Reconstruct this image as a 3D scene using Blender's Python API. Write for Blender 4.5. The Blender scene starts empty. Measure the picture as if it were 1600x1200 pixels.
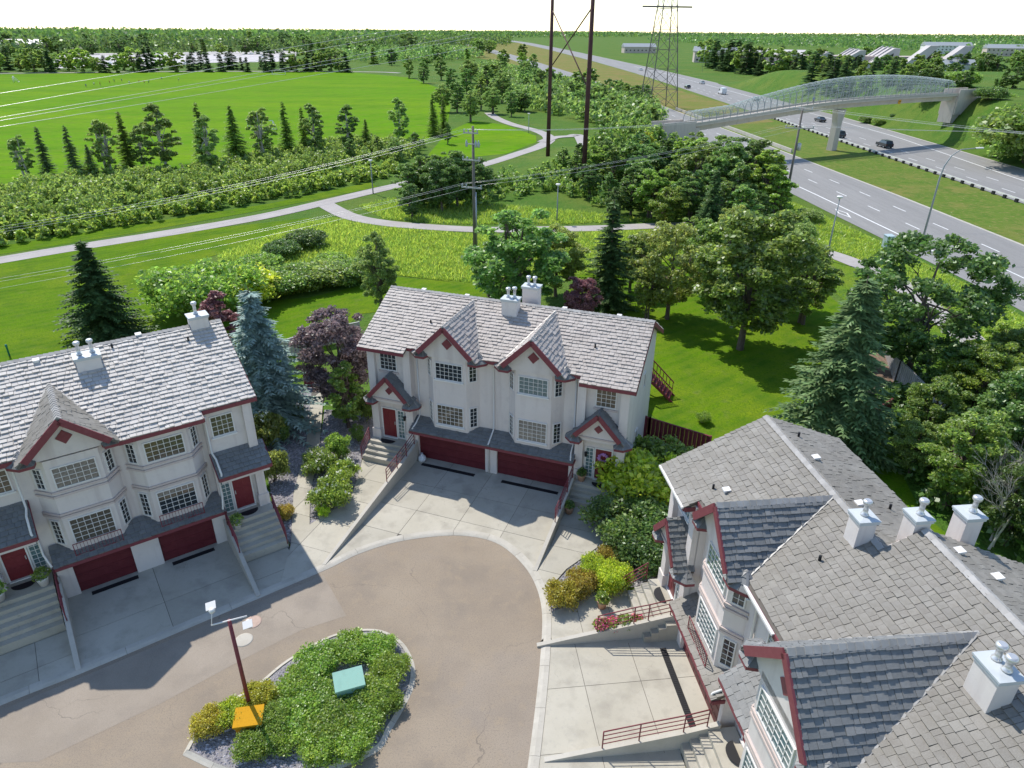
import bpy, bmesh, math, random
import numpy as np
from mathutils import Matrix, Vector
R = math.radians
random.seed(7); rng = np.random.default_rng(11)
scene = bpy.context.scene
COL = scene.collection

# ------------------------------------------------------------------ camera, sky, sun, exposure
CAM_H = 24.5
FPX, PITCH, ROLL = 1085.0, R(27.0), R(0.48)
_fw = np.array([0, math.cos(PITCH), -math.sin(PITCH)]); _r0 = np.array([1.0, 0, 0]); _u0 = np.cross(_r0, _fw)
_rt = math.cos(ROLL)*_r0 + math.sin(ROLL)*_u0; _up = -math.sin(ROLL)*_r0 + math.cos(ROLL)*_u0
cam_data = bpy.data.cameras.new("Camera"); cam = bpy.data.objects.new("Camera", cam_data); COL.objects.link(cam)
cam_data.sensor_width = 36.0; cam_data.lens = FPX/1600*36.0; cam_data.clip_start = 0.5; cam_data.clip_end = 12000
_m = Matrix.Identity(4)
for i in range(3):
    _m[i][0], _m[i][1], _m[i][2] = _rt[i], _up[i], -_fw[i]
_m[2][3] = CAM_H
cam.matrix_world = _m
scene.camera = cam

SUN_AZ, SUN_EL = R(-38.0), R(54.0)
world = bpy.data.worlds.new("World"); scene.world = world; world.use_nodes = True
wn = world.node_tree; bg = wn.nodes["Background"]
sky = wn.nodes.new("ShaderNodeTexSky"); sky.sky_type = 'NISHITA'; sky.sun_disc = False
sky.sun_elevation = SUN_EL; sky.sun_rotation = SUN_AZ
sky.air_density = 1.0; sky.dust_density = 0.1; sky.ozone_density = 1.0
wn.links.new(sky.outputs[0], bg.inputs[0]); bg.inputs[1].default_value = 0.14
sd = bpy.data.lights.new("Sun", 'SUN'); sd.energy = 3.3; sd.angle = R(0.53); sd.color = (1.0, 0.95, 0.87)
sun = bpy.data.objects.new("Sun", sd); COL.objects.link(sun)
_s = Vector((math.sin(SUN_AZ)*math.cos(SUN_EL), math.cos(SUN_AZ)*math.cos(SUN_EL), math.sin(SUN_EL)))
sun.rotation_euler = _s.to_track_quat('Z', 'Y').to_euler(); sun.location = (0, 0, 60)
vs = scene.view_settings; vs.view_transform = 'Standard'; vs.look = 'None'; vs.exposure = 0.64; vs.gamma = 1.0; vs.use_curve_mapping = False
scene.cycles.max_bounces = 6; scene.cycles.diffuse_bounces = 3; scene.cycles.glossy_bounces = 3
scene.cycles.transmission_bounces = 4; scene.cycles.transparent_max_bounces = 8

# ------------------------------------------------------------------ ground relief and survey helpers
def sstep(a, b, x):
    t = np.clip((x-a)/(b-a), 0, 1); return t*t*(3-2*t)
def relief(x, y):
    """height of the natural ground: flat, with the approach mound and the far embankment of the footbridge"""
    x = np.asarray(x, float); y = np.asarray(y, float)
    m = 5.6*np.exp(-(((x-37)/11)**2 + ((y-163)/13)**2))*(1-sstep(42, 48.5, x))
    e = 10.5*sstep(108, 128, x)*sstep(125, 165, y)*(1-sstep(330, 420, y))
    w = 0.25*np.sin(x*.09+1)*np.sin(y*.07)*sstep(60, 90, y)*(1-sstep(20, 42, x))
    return m+e+w
def spot(px, py, z=None):
    """where the sight line through a place in the photograph meets the ground (or the level z)"""
    d = _rt*(px-800)/FPX - _up*(py-600)/FPX + _fw
    zz = 0.0 if z is None else z
    for _ in range(1 if z is not None else 14):
        t = (zz-CAM_H)/min(d[2], -0.004)
        p = np.array([0, 0, CAM_H]) + d*t
        if z is None: zz = 0.5*zz + 0.5*float(relief(p[0], p[1]))
    p[2] = zz
    return p
def tall(base, py):
    """height of an upright thing standing at base whose top shows at picture row py"""
    x, y, z = base
    lo, hi = 0.0, 80.0
    for _ in range(40):
        m = (lo+hi)/2; q = np.array([x, y, z+m-CAM_H]); v = 600-FPX*(q@_up)/(q@_fw)
        if v > py: lo = m
        else: hi = m
    return lo
def poly_spot(pts, z=0.0): return [spot(a, b, z)[:2] for a, b in pts]

# ------------------------------------------------------------------ object helpers
def prop(o, label=None, cat=None, group=None, kind=None):
    if label: o['label'] = label
    if cat: o['category'] = cat
    if group: o['group'] = group
    if kind: o['kind'] = kind
    return o
def empty(name, loc=(0, 0, 0), rz=0.0, label=None, cat=None, group=None):
    o = bpy.data.objects.new(name, None); COL.objects.link(o); o.empty_display_size = 0.2
    o.location = loc; o.rotation_euler = (0, 0, rz)
    return prop(o, label, cat, group)
def link_mesh(name, me, mat=None, parent=None, loc=None, rot=None, scale=None):
    o = bpy.data.objects.new(name, me); COL.objects.link(o)
    if mat is not None:
        mats = mat if isinstance(mat, (list, tuple)) else [mat]
        if len(me.materials) == 0:
            for q in mats: me.materials.append(q)
        else:
            for i, q in enumerate(mats):
                if me.materials[i] != q:
                    o.material_slots[i].link = 'OBJECT'; o.material_slots[i].material = q
    if parent is not None: o.parent = parent
    if loc is not None: o.location = loc
    if rot is not None: o.rotation_euler = rot
    if scale is not None: o.scale = scale
    return o
class MB:
    """collects faces; build() links them as one mesh object"""
    def __init__(s): s.v = []; s.f = []; s.mi = []; s.k = 0; s.sm = []
    def face(s, pts, smooth=False):
        n = len(s.v); s.v += [tuple(map(float, p)) for p in pts]; s.f.append(tuple(range(n, n+len(pts)))); s.mi.append(s.k); s.sm.append(smooth)
    def box(s, x0, x1, y0, y1, z0, z1):
        n = len(s.v)
        s.v += [(x, y, z) for z in (z0, z1) for y in (y0, y1) for x in (x0, x1)]
        for f in ((0, 2, 3, 1), (4, 5, 7, 6), (0, 1, 5, 4), (2, 6, 7, 3), (0, 4, 6, 2), (1, 3, 7, 5)):
            s.f.append(tuple(n+i for i in f)); s.mi.append(s.k); s.sm.append(False)
    def obox(s, c, ax, ay, az):
        """box around c with half-axis vectors"""
        c, ax, ay, az = (np.array(q, float) for q in (c, ax, ay, az)); n = len(s.v)
        s.v += [tuple(c+i*ax+j*ay+k*az) for k in (-1, 1) for j in (-1, 1) for i in (-1, 1)]
        for f in ((0, 2, 3, 1), (4, 5, 7, 6), (0, 1, 5, 4), (2, 6, 7, 3), (0, 4, 6, 2), (1, 3, 7, 5)):
            s.f.append(tuple(n+i for i in f)); s.mi.append(s.k); s.sm.append(False)
    def beam(s, a, b, w, h, up=(0, 0, 1)):
        a = np.array(a, float); b = np.array(b, float); d = b-a; L = np.linalg.norm(d); d /= L
        u = np.array(up, float); sd_ = np.cross(d, u); ns = np.linalg.norm(sd_)
        if ns < 1e-4: sd_ = np.array([1., 0, 0]); ns = 1
        sd_ /= ns; u = np.cross(sd_, d)
        s.obox((a+b)/2, d*L/2, sd_*w/2, u*h/2)
    def prism(s, poly, d):
        """poly: 3d points, extruded by vector d, closed"""
        a = [np.array(p, float) for p in poly]; b = [p+np.array(d, float) for p in a]; n = len(s.v); k = len(a)
        s.v += [tuple(p) for p in a]+[tuple(p) for p in b]
        s.f.append(tuple(range(n, n+k))); s.f.append(tuple(range(n+2*k-1, n+k-1, -1)))
        for i in range(k):
            j = (i+1) % k; s.f.append((n+i, n+k+i, n+k+j, n+j))
        s.mi += [s.k]*(k+2); s.sm += [False]*(k+2)
    def tube(s, pts, r, n=6, cap=True):
        pts = [np.array(p, float) for p in pts]; rs = r if hasattr(r, '__len__') else [r]*len(pts); base = len(s.v)
        prev = None
        for i, p in enumerate(pts):
            d = pts[min(i+1, len(pts)-1)]-pts[max(i-1, 0)]; d = d/(np.linalg.norm(d)+1e-9)
            if prev is None:
                a = np.cross(d, (0, 0, 1.0)) if abs(d[2]) < .9 else np.cross(d, (1.0, 0, 0))
            else: a = prev - d*(prev@d)
            a = a/(np.linalg.norm(a)+1e-9); prev = a; b = np.cross(d, a)
            for k in range(n):
                t = 2*math.pi*k/n; s.v.append(tuple(p+rs[i]*(math.cos(t)*a+math.sin(t)*b)))
        for i in range(len(pts)-1):
            for k in range(n):
                q = (k+1) % n; s.f.append((base+i*n+k, base+i*n+q, base+(i+1)*n+q, base+(i+1)*n+k)); s.mi.append(s.k); s.sm.append(True)
        if cap:
            s.f.append(tuple(base+k for k in range(n-1, -1, -1))); e = base+(len(pts)-1)*n
            s.f.append(tuple(e+k for k in range(n))); s.mi += [s.k]*2; s.sm += [False]*2
    def lathe(s, c, prof, n=12):
        """prof: (radius, z) pairs upwards"""
        base = len(s.v)
        for r_, z in prof:
            for k in range(n):
                t = 2*math.pi*k/n; s.v.append((c[0]+r_*math.cos(t), c[1]+r_*math.sin(t), c[2]+z))
        for i in range(len(prof)-1):
            for k in range(n):
                q = (k+1) % n; s.f.append((base+i*n+k, base+i*n+q, base+(i+1)*n+q, base+(i+1)*n+k)); s.mi.append(s.k); s.sm.append(True)
        s.f.append(tuple(base+k for k in range(n-1, -1, -1))); e = base+(len(prof)-1)*n
        s.f.append(tuple(e+k for k in range(n))); s.mi += [s.k]*2; s.sm += [False]*2
    def mesh(s, name):
        me = bpy.data.meshes.new(name); me.from_pydata(s.v, [], s.f)
        me.polygons.foreach_set('material_index', s.mi); me.polygons.foreach_set('use_smooth', s.sm)
        me.update(); return me
    def build(s, name, mat, parent=None, fix=True, **kw):
        me = s.mesh(name)
        if fix:
            bm = bmesh.new(); bm.from_mesh(me); bmesh.ops.recalc_face_normals(bm, faces=bm.faces); bm.to_mesh(me); bm.free()
        return link_mesh(name, me, mat, parent, **kw)
def raw_mesh(name, V, F):
    """quick mesh from numpy vertices and quads"""
    me = bpy.data.meshes.new(name); V = np.asarray(V, np.float32); F = np.asarray(F, np.int32); n, k = F.shape
    me.vertices.add(len(V)); me.vertices.foreach_set('co', V.ravel()); me.loops.add(n*k); me.loops.foreach_set('vertex_index', F.ravel())
    me.polygons.add(n); me.polygons.foreach_set('loop_start', np.arange(0, n*k, k, dtype=np.int32)); me.polygons.foreach_set('loop_total', np.full(n, k, np.int32))
    me.update(calc_edges=True); return me

# ------------------------------------------------------------------ procedural materials
def _nodes(name):
    m = bpy.data.materials.new(name); m.use_nodes = True; nt = m.node_tree
    for n in list(nt.nodes): nt.nodes.remove(n)
    out = nt.nodes.new('ShaderNodeOutputMaterial')
    return m, nt, out
def rgba(c): return (c[0], c[1], c[2], 1.0)
def _noise(nt, co, scale, detail=4, rough=.55, dist=0.0):
    n = nt.nodes.new('ShaderNodeTexNoise'); n.inputs['Scale'].default_value = scale; n.inputs['Detail'].default_value = detail
    n.inputs['Roughness'].default_value = rough; n.inputs['Distortion'].default_value = dist; nt.links.new(co, n.inputs['Vector']); return n.outputs['Fac']
def _range(nt, x, a, b, c=0.0, d=1.0):
    n = nt.nodes.new('ShaderNodeMapRange'); n.inputs[1].default_value = a; n.inputs[2].default_value = b; n.inputs[3].default_value = c; n.inputs[4].default_value = d
    nt.links.new(x, n.inputs[0]); return n.outputs[0]
def _mix(nt, fac, a, b, mode='MIX'):
    n = nt.nodes.new('ShaderNodeMix'); n.data_type = 'RGBA'; n.blend_type = mode
    for sock, val in ((n.inputs[0], fac), (n.inputs[6], a), (n.inputs[7], b)):
        if hasattr(val, 'is_linked') or hasattr(val, 'links'): nt.links.new(val, sock)
        elif isinstance(val, (int, float)): sock.default_value = val
        else: sock.default_value = rgba(val)
    return n.outputs[2]
def _math(nt, op, a, b=None):
    n = nt.nodes.new('ShaderNodeMath'); n.operation = op
    for i, v in enumerate((a, b)):
        if v is None: continue
        if hasattr(v, 'links'): nt.links.new(v, n.inputs[i])
        else: n.inputs[i].default_value = v
    return n.outputs[0]
def _vary(nt, col, amount, hue=0.0):
    """per-piece and per-object value change"""
    g = nt.nodes.new('ShaderNodeNewGeometry'); oi = nt.nodes.new('ShaderNodeObjectInfo')
    r = _math(nt, 'FRACT', _math(nt, 'ADD', g.outputs['Random Per Island'], oi.outputs['Random']))
    h = nt.nodes.new('ShaderNodeHueSaturation')
    nt.links.new(_range(nt, r, 0, 1, 1-amount, 1+amount), h.inputs['Value'])
    if hue:
        r2 = _math(nt, 'FRACT', _math(nt, 'MULTIPLY', r, 7.31)); nt.links.new(_range(nt, r2, 0, 1, .5-hue, .5+hue), h.inputs['Hue'])
    nt.links.new(col, h.inputs['Color']); return h.outputs[0]
def surf(name, base, layers=(), rough=.8, spec=.3, metal=0.0, bump=(), vary=0.0, hue=0.0, cracks=None, stretch=None, coat=0.0, stripes=None, streaks=None):
    """layers: (scale, colour, lo, hi, strength[, detail]); bump: (scale, strength, distance)"""
    m, nt, out = _nodes(name); b = nt.nodes.new('ShaderNodeBsdfPrincipled'); nt.links.new(b.outputs[0], out.inputs[0])
    tc = nt.nodes.new('ShaderNodeTexCoord'); co = tc.outputs['Object']
    if stretch:
        mp = nt.nodes.new('ShaderNodeMapping'); mp.inputs['Scale'].default_value = stretch; nt.links.new(co, mp.inputs[0]); co = mp.outputs[0]
    rg = nt.nodes.new('ShaderNodeRGB'); rg.outputs[0].default_value = rgba(base); col = rg.outputs[0]
    for L in layers:
        sc, c2, lo, hi, st = L[:5]; f = _range(nt, _noise(nt, co, sc, L[5] if len(L) > 5 else 4), lo, hi, 0, st); col = _mix(nt, f, col, c2)
    if stripes:
        sc, c2, st, ang_ = stripes
        mp2 = nt.nodes.new('ShaderNodeMapping'); mp2.inputs['Rotation'].default_value = (0, 0, ang_); nt.links.new(tc.outputs['Object'], mp2.inputs[0])
        wv2 = nt.nodes.new('ShaderNodeTexWave'); wv2.inputs['Scale'].default_value = sc; wv2.inputs['Distortion'].default_value = 1.2; wv2.inputs['Detail'].default_value = 2; wv2.inputs['Detail Scale'].default_value = .6; nt.links.new(mp2.outputs[0], wv2.inputs['Vector'])
        col = _mix(nt, _range(nt, wv2.outputs['Fac'], .35, .65, 0, st), col, c2)
    if streaks:
        sc, c2, st = streaks
        mp3 = nt.nodes.new('ShaderNodeMapping'); mp3.inputs['Scale'].default_value = (sc, sc, sc*.07); nt.links.new(tc.outputs['Object'], mp3.inputs[0])
        col = _mix(nt, _range(nt, _noise(nt, mp3.outputs[0], 1.0, 5), .52, .72, 0, st), col, c2)
    if cracks:
        sc, wd, c2, st = cracks
        nv = nt.nodes.new('ShaderNodeTexNoise'); nv.inputs['Scale'].default_value = sc*2.2; nv.inputs['Detail'].default_value = 5; nt.links.new(co, nv.inputs['Vector'])
        wv = nt.nodes.new('ShaderNodeVectorMath'); wv.operation = 'MULTIPLY_ADD'; nt.links.new(nv.outputs['Color'], wv.inputs[0]); wv.inputs[1].default_value = (1.6/sc*.35,)*3; nt.links.new(co, wv.inputs[2])
        v = nt.nodes.new('ShaderNodeTexVoronoi'); v.feature = 'DISTANCE_TO_EDGE'; v.inputs['Scale'].default_value = sc; nt.links.new(wv.outputs[0], v.inputs['Vector'])
        msk = _range(nt, _noise(nt, co, sc*.8, 3), .45, .6); f = _math(nt, 'MULTIPLY', _range(nt, v.outputs['Distance'], 0, wd, st, 0), msk); col = _mix(nt, f, col, c2)
    if vary: col = _vary(nt, col, vary, hue)
    nt.links.new(col, b.inputs['Base Color']); b.inputs['Roughness'].default_value = rough; b.inputs['Metallic'].default_value = metal
    b.inputs['Specular IOR Level'].default_value = spec
    if coat: b.inputs['Coat Weight'].default_value = coat; b.inputs['Coat Roughness'].default_value = .05
    prev = None
    for sc, st, dist in bump:
        bn = nt.nodes.new('ShaderNodeBump'); bn.inputs['Strength'].default_value = st; bn.inputs['Distance'].default_value = dist
        nt.links.new(_noise(nt, co, sc, 3), bn.inputs['Height'])
        if prev is not None: nt.links.new(prev, bn.inputs['Normal'])
        prev = bn.outputs[0]
    if prev is not None: nt.links.new(prev, b.inputs['Normal'])
    return m
def leafmat(name, c1, c2, trans=.4, vary=.35, hue=.02, gloss=.06):
    m, nt, out = _nodes(name); g = nt.nodes.new('ShaderNodeNewGeometry'); oi = nt.nodes.new('ShaderNodeObjectInfo')
    r = _math(nt, 'FRACT', _math(nt, 'ADD', g.outputs['Random Per Island'], oi.outputs['Random']))
    tc = nt.nodes.new('ShaderNodeTexCoord'); f = _math(nt, 'ADD', _math(nt, 'MULTIPLY', r, .55), _range(nt, _noise(nt, tc.outputs['Object'], .9, 3), .3, .7, 0, .45))
    c1, c2 = tuple(q*f_ for q, f_ in zip(c1, (1.5, 1.42, 1.25))), tuple(min(q*f_, .85) for q, f_ in zip(c2, (1.5, 1.42, 1.25))); col = _vary(nt, _mix(nt, f, c1, c2), vary, hue)
    h = nt.nodes.new('ShaderNodeHueSaturation'); nt.links.new(_range(nt, oi.outputs['Random'], 0, 1, .8, 1.15), h.inputs['Value'])
    nt.links.new(_range(nt, _math(nt, 'FRACT', _math(nt, 'MULTIPLY', oi.outputs['Random'], 5.7)), 0, 1, .488, .512), h.inputs['Hue']); nt.links.new(col, h.inputs['Color']); col = h.outputs[0]
    d = nt.nodes.new('ShaderNodeBsdfDiffuse'); nt.links.new(col, d.inputs[0]); t = nt.nodes.new('ShaderNodeBsdfTranslucent')
    h2 = nt.nodes.new('ShaderNodeHueSaturation'); h2.inputs['Saturation'].default_value = .98; h2.inputs['Value'].default_value = 1.5; nt.links.new(col, h2.inputs['Color']); nt.links.new(h2.outputs[0], t.inputs[0])
    mx = nt.nodes.new('ShaderNodeMixShader'); mx.inputs[0].default_value = trans; nt.links.new(d.outputs[0], mx.inputs[1]); nt.links.new(t.outputs[0], mx.inputs[2])
    gl = nt.nodes.new('ShaderNodeBsdfGlossy'); gl.inputs['Roughness'].default_value = .45; gl.inputs[0].default_value = (.8, .85, .8, 1)
    m2 = nt.nodes.new('ShaderNodeMixShader'); m2.inputs[0].default_value = gloss; nt.links.new(mx.outputs[0], m2.inputs[1]); nt.links.new(gl.outputs[0], m2.inputs[2])
    nt.links.new(m2.outputs[0], out.inputs[0]); return m
M = {}
M['asphalt'] = surf('asphalt', (.275, .222, .165), [(.22, (.33, .27, .2), .4, .65, .9), (.5, (.215, .18, .145), .48, .7, .7, 6), (.09, (.3, .255, .21), .5, .62, .7), (1.7, (.32, .255, .18), .54, .68, .6, 6), (14, (.21, .175, .14), .52, .66, .6, 3), (38, (.17, .14, .115), .52, .64, .7, 2), (60, (.43, .37, .3), .56, .7, .6, 2)], rough=.9, spec=.25, bump=[(45, .5, .01)], cracks=(.13, .004, (.12, .105, .09), .7))
M['asphalt_patch'] = surf('asphalt_patch', (.285, .24, .19), [(.3, (.34, .29, .235), .4, .65, .9), (.7, (.235, .2, .165), .5, .7, .6, 6), (38, (.19, .165, .14), .52, .64, .6, 2), (60, (.42, .38, .33), .56, .7, .6, 2)], rough=.9, spec=.2, bump=[(45, .5, .01)], cracks=(.2, .005, (.12, .105, .09), .8))
M['highway'] = surf('highway', (.24, .233, .222), [(.25, (.28, .272, .26), .4, .65, .8), (1.6, (.185, .18, .172), .45, .75, .45), (20, (.15, .145, .15), .5, .7, .4, 2)], rough=.85, spec=.3, stretch=(1.0, .06, 1))
M['path'] = surf('path', (.36, .33, .31), [(.3, (.42, .39, .37), .4, .65, .8), (3, (.29, .265, .25), .5, .75, .5)], rough=.9, spec=.2)
M['concrete'] = surf('concrete', (.41, .38, .31), [(.35, (.465, .435, .365), .4, .65, .9), (.9, (.315, .29, .24), .5, .68, .75, 6), (7, (.34, .32, .28), .56, .75, .5), (40, (.54, .51, .44), .55, .75, .4, 2)], rough=.88, spec=.25, vary=.07, bump=[(30, .2, .004)], cracks=(.5, .0035, (.2, .185, .16), .7))
M['concrete_gap'] = surf('concrete_gap', (.1, .09, .075), [(4, (.16, .15, .13), .4, .7, .8)], rough=.95)
M['curb'] = surf('curb', (.47, .44, .38), [(.8, (.4, .37, .31), .45, .7, .8), (9, (.36, .33, .28), .55, .75, .5)], rough=.85, vary=.06)
M['bridge'] = surf('bridge_concrete', (.54, .47, .41), [(.3, (.6, .53, .47), .4, .7, .8), (1.5, (.38, .33, .29), .52, .75, .6)], rough=.9, stretch=(1, 1, .3))
M['paint'] = surf('road_paint', (.72, .72, .7), [(2.5, (.5, .5, .49), .5, .7, .7)], rough=.7)
M['grass'] = surf('wild_grass', (.075, .155, .02), [(.05, (.12, .17, .028), .42, .62, .9), (.3, (.05, .125, .017), .48, .7, .75), (1.3, (.14, .17, .04), .52, .72, .6), (6, (.035, .09, .013), .52, .72, .6)], rough=.95, spec=.1, bump=[(2.2, .7, .35), (9, .6, .12)])
M['meadow'] = surf('meadow_grass', (.13, .225, .014), [(.12, (.21, .265, .022), .42, .64, .9), (.7, (.075, .165, .018), .5, .68, .8), (3.5, (.16, .17, .04), .54, .72, .6), (9, (.04, .09, .013), .54, .74, .6)], rough=.95, spec=.1, bump=[(3, .8, .3), (12, .6, .1)])
M['field'] = surf('field_grass', stripes=(.035, (.125, .225, .012), .45, .5), base=(.115, .26, .003), layers=[(.025, (.165, .285, .005), .42, .6, .9), (.07, (.08, .2, .003), .46, .64, .8), (.3, (.18, .22, .035), .54, .7, .7), (.9, (.065, .16, .006), .47, .66, .7), (2.2, (.15, .24, .02), .54, .7, .5), (5, (.05, .13, .008), .5, .7, .6)], rough=.95, spec=.03, stretch=(.35, 1, 1), bump=[(6, .4, .05)])
M['lawn'] = surf('lawn', stripes=(.28, (.125, .19, .014), .35, .9), base=(.105, .205, .005), layers=[(.09, (.17, .235, .012), .45, .6, .9), (.3, (.06, .14, .009), .47, .63, .8), (.8, (.17, .19, .05), .58, .72, .6), (2.6, (.12, .18, .025), .5, .7, .6), (11, (.04, .1, .006), .46, .66, .7), (4.5, (.055, .13, .008), .5, .68, .6), (40, (.12, .21, .025), .54, .7, .4, 2)], rough=.95, spec=.03, bump=[(14, .6, .06), (50, .4, .02)])
M['dry'] = surf('dry_grass', (.16, .17, .035), [(.08, (.23, .17, .06), .42, .6, .9), (.5, (.10, .155, .025), .45, .7, .8), (4, (.2, .19, .06), .55, .74, .6)], rough=.95, spec=.1, bump=[(4, .6, .15)])
M['median'] = surf('median_grass', (.105, .165, .022), [(.1, (.2, .175, .05), .47, .65, .7), (.4, (.075, .145, .016), .44, .62, .9), (1.2, (.21, .19, .06), .52, .68, .7), (5, (.19, .17, .06), .56, .74, .6), (2.2, (.6, .6, .5), .74, .78, .7, 2)], rough=.95, spec=.1, bump=[(5, .6, .12)])
M['gravel'] = surf('gravel', (.22, .21, .215), [(3, (.31, .3, .305), .4, .65, .8), (14, (.13, .12, .13), .5, .66, .9), (22, (.5, .48, .5), .58, .68, .8, 2)], rough=.9, bump=[(16, .9, .04)])
M['stone'] = surf('stone', (.3, .28, .3), [(5, (.42, .4, .42), .4, .7, .6)], rough=.85, vary=.45)
M['mulch'] = surf('mulch', (.16, .105, .075), [(3, (.25, .18, .13), .45, .65, .8), (11, (.08, .055, .04), .5, .7, .9), (20, (.42, .33, .27), .6, .7, .7, 2)], rough=.95, bump=[(12, .9, .05)])
M['carpark'] = surf('car_park', (.46, .43, .42), [(.05, (.54, .5, .49), .4, .65, .8)], rough=.9)
M['stucco'] = surf('stucco', streaks=(2.2, (.5, .43, .4), .5), base=(.66, .60, .56), layers=[(.5, (.70, .645, .605), .4, .65, .8), (2, (.54, .485, .465), .52, .75, .5), (9, (.52, .47, .45), .6, .8, .35)], rough=.92, spec=.15, bump=[(40, .35, .01)])
M['shake_cap'] = surf('ridge_shake', (.33, .315, .295), [(2, (.42, .405, .385), .4, .65, .7)], rough=.8, vary=.12)
M['moulding'] = surf('moulding', (.56, .475, .435), [(3, (.5, .42, .385), .5, .7, .6)], rough=.9, spec=.15)
M['white'] = surf('white_trim', (.72, .70, .67), [(4, (.62, .6, .57), .55, .75, .5)], rough=.5, spec=.4)
M['fascia'] = surf('maroon_fascia', (.19, .045, .055), [(5, (.24, .075, .085), .5, .75, .6)], rough=.55, spec=.35)
M['rail'] = surf('maroon_rail', (.185, .035, .045), [(6, (.25, .08, .09), .55, .75, .6)], rough=.5, spec=.4)
M['gdoor'] = surf('maroon_garage_door', (.115, .018, .024), [(3, (.14, .026, .032), .45, .7, .7)], rough=.42, spec=.35, vary=.06)
M['door'] = surf('maroon_door', (.17, .022, .028), [(6, (.21, .035, .04), .5, .7, .6)], rough=.4, spec=.4)
M['fence'] = surf('maroon_fence', (.15, .028, .04), [(1.2, (.2, .05, .06), .45, .7, .8), (8, (.1, .02, .03), .55, .75, .5)], rough=.75, vary=.15, stretch=(4, 4, .6))
M['gfence'] = surf('grey_fence', (.42, .40, .39), [(1.2, (.5, .47, .46), .45, .7, .8)], rough=.85, vary=.12)
def shake(name, a, b, c):
    return surf(name, a, [(1.3, b, .4, .65, .5), (.22, c, .5, .7, .5), (9, c, .54, .74, .35), (30, b, .5, .7, .35, 2)], rough=.62, spec=.45, vary=.09, hue=.004, bump=[(25, .5, .012)])
M['shake_pale_sheen'] = shake('pale_sheen_cedar_shake', (.45, .42, .39), (.52, .49, .46), (.36, .33, .3))  # weathered cedar, lightened in colour for the sun's sheen on the left roof
M['shake_tan_sheen'] = shake('tan_sheen_cedar_shake', (.385, .34, .305), (.465, .425, .39), (.29, .25, .22))  # tan cedar with the low sun's glancing sheen mixed into its tone
M['shake_grey'] = shake('grey_cedar_shake', (.19, .175, .15), (.265, .252, .228), (.125, .112, .092))
M['shake_slate'] = shake('slate_cedar_shake', (.165, .168, .165), (.23, .235, .235), (.115, .115, .112))
M['deckboard'] = surf('roof_deck', (.12, .105, .09), [(3, (.16, .145, .13), .4, .7, .6)], rough=.9)
M['flash'] = surf('flashing', (.27, .265, .255), [(5, (.2, .195, .19), .5, .7, .6)], rough=.45, spec=.5, metal=.3)
M['capmetal'] = surf('chimney_cap_metal', (.5, .53, .54), [(3, (.42, .45, .46), .5, .7, .6)], rough=.55, spec=.4, metal=.1)
M['flue'] = surf('flue_metal', (.62, .61, .6), [(8, (.48, .45, .43), .5, .75, .6)], rough=.35, metal=.6)
M['black'] = surf('black_metal', (.02, .02, .022), rough=.6)
def glass(name, base, rough=.04): return surf(name, base, [(1.1, tuple(q*.55 for q in base), .45, .6, .8)], rough=rough, spec=.6, coat=.3, vary=.12)
M['glass'] = glass('dark_glass', (.025, .032, .036)); M['blind'] = glass('blind_glass', (.2, .19, .165)); M['teal'] = glass('teal_blind_glass', (.13, .2, .205)); M['tan'] = glass('tan_reflection_glass', (.12, .1, .07))  # tan panes carry the street's reflection in their base colour
M['steel'] = surf('galvanised_steel', (.42, .43, .44), [(6, (.34, .35, .36), .5, .7, .6)], rough=.45, metal=.7)
M['grey_paint'] = surf('grey_paint', (.3, .32, .33), rough=.5, spec=.4)
M['timber'] = surf('weathered_pole', (.15, .13, .12), [(2, (.21, .19, .175), .4, .7, .8)], rough=.9, stretch=(6, 6, .4))
M['rust'] = surf('rusty_steel', (.075, .035, .035), [(2, (.11, .05, .045), .4, .7, .8)], rough=.85)
M['lattice'] = surf('dark_lattice', (.15, .135, .13), rough=.7)
M['wire'] = surf('bare_wire', (.62, .62, .62), rough=.35, spec=.5, metal=.2)
M['insul'] = surf('insulator', (.36, .4, .42), rough=.25, spec=.6)
M['bark'] = surf('bark', (.13, .1, .08), [(4, (.2, .165, .135), .45, .7, .8)], rough=.95, stretch=(3, 3, .6), bump=[(10, .8, .04)])
M['birch'] = surf('birch_bark', (.5, .46, .42), [(5, (.2, .16, .13), .55, .7, .8)], rough=.9, stretch=(2, 2, 1.5))
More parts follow.
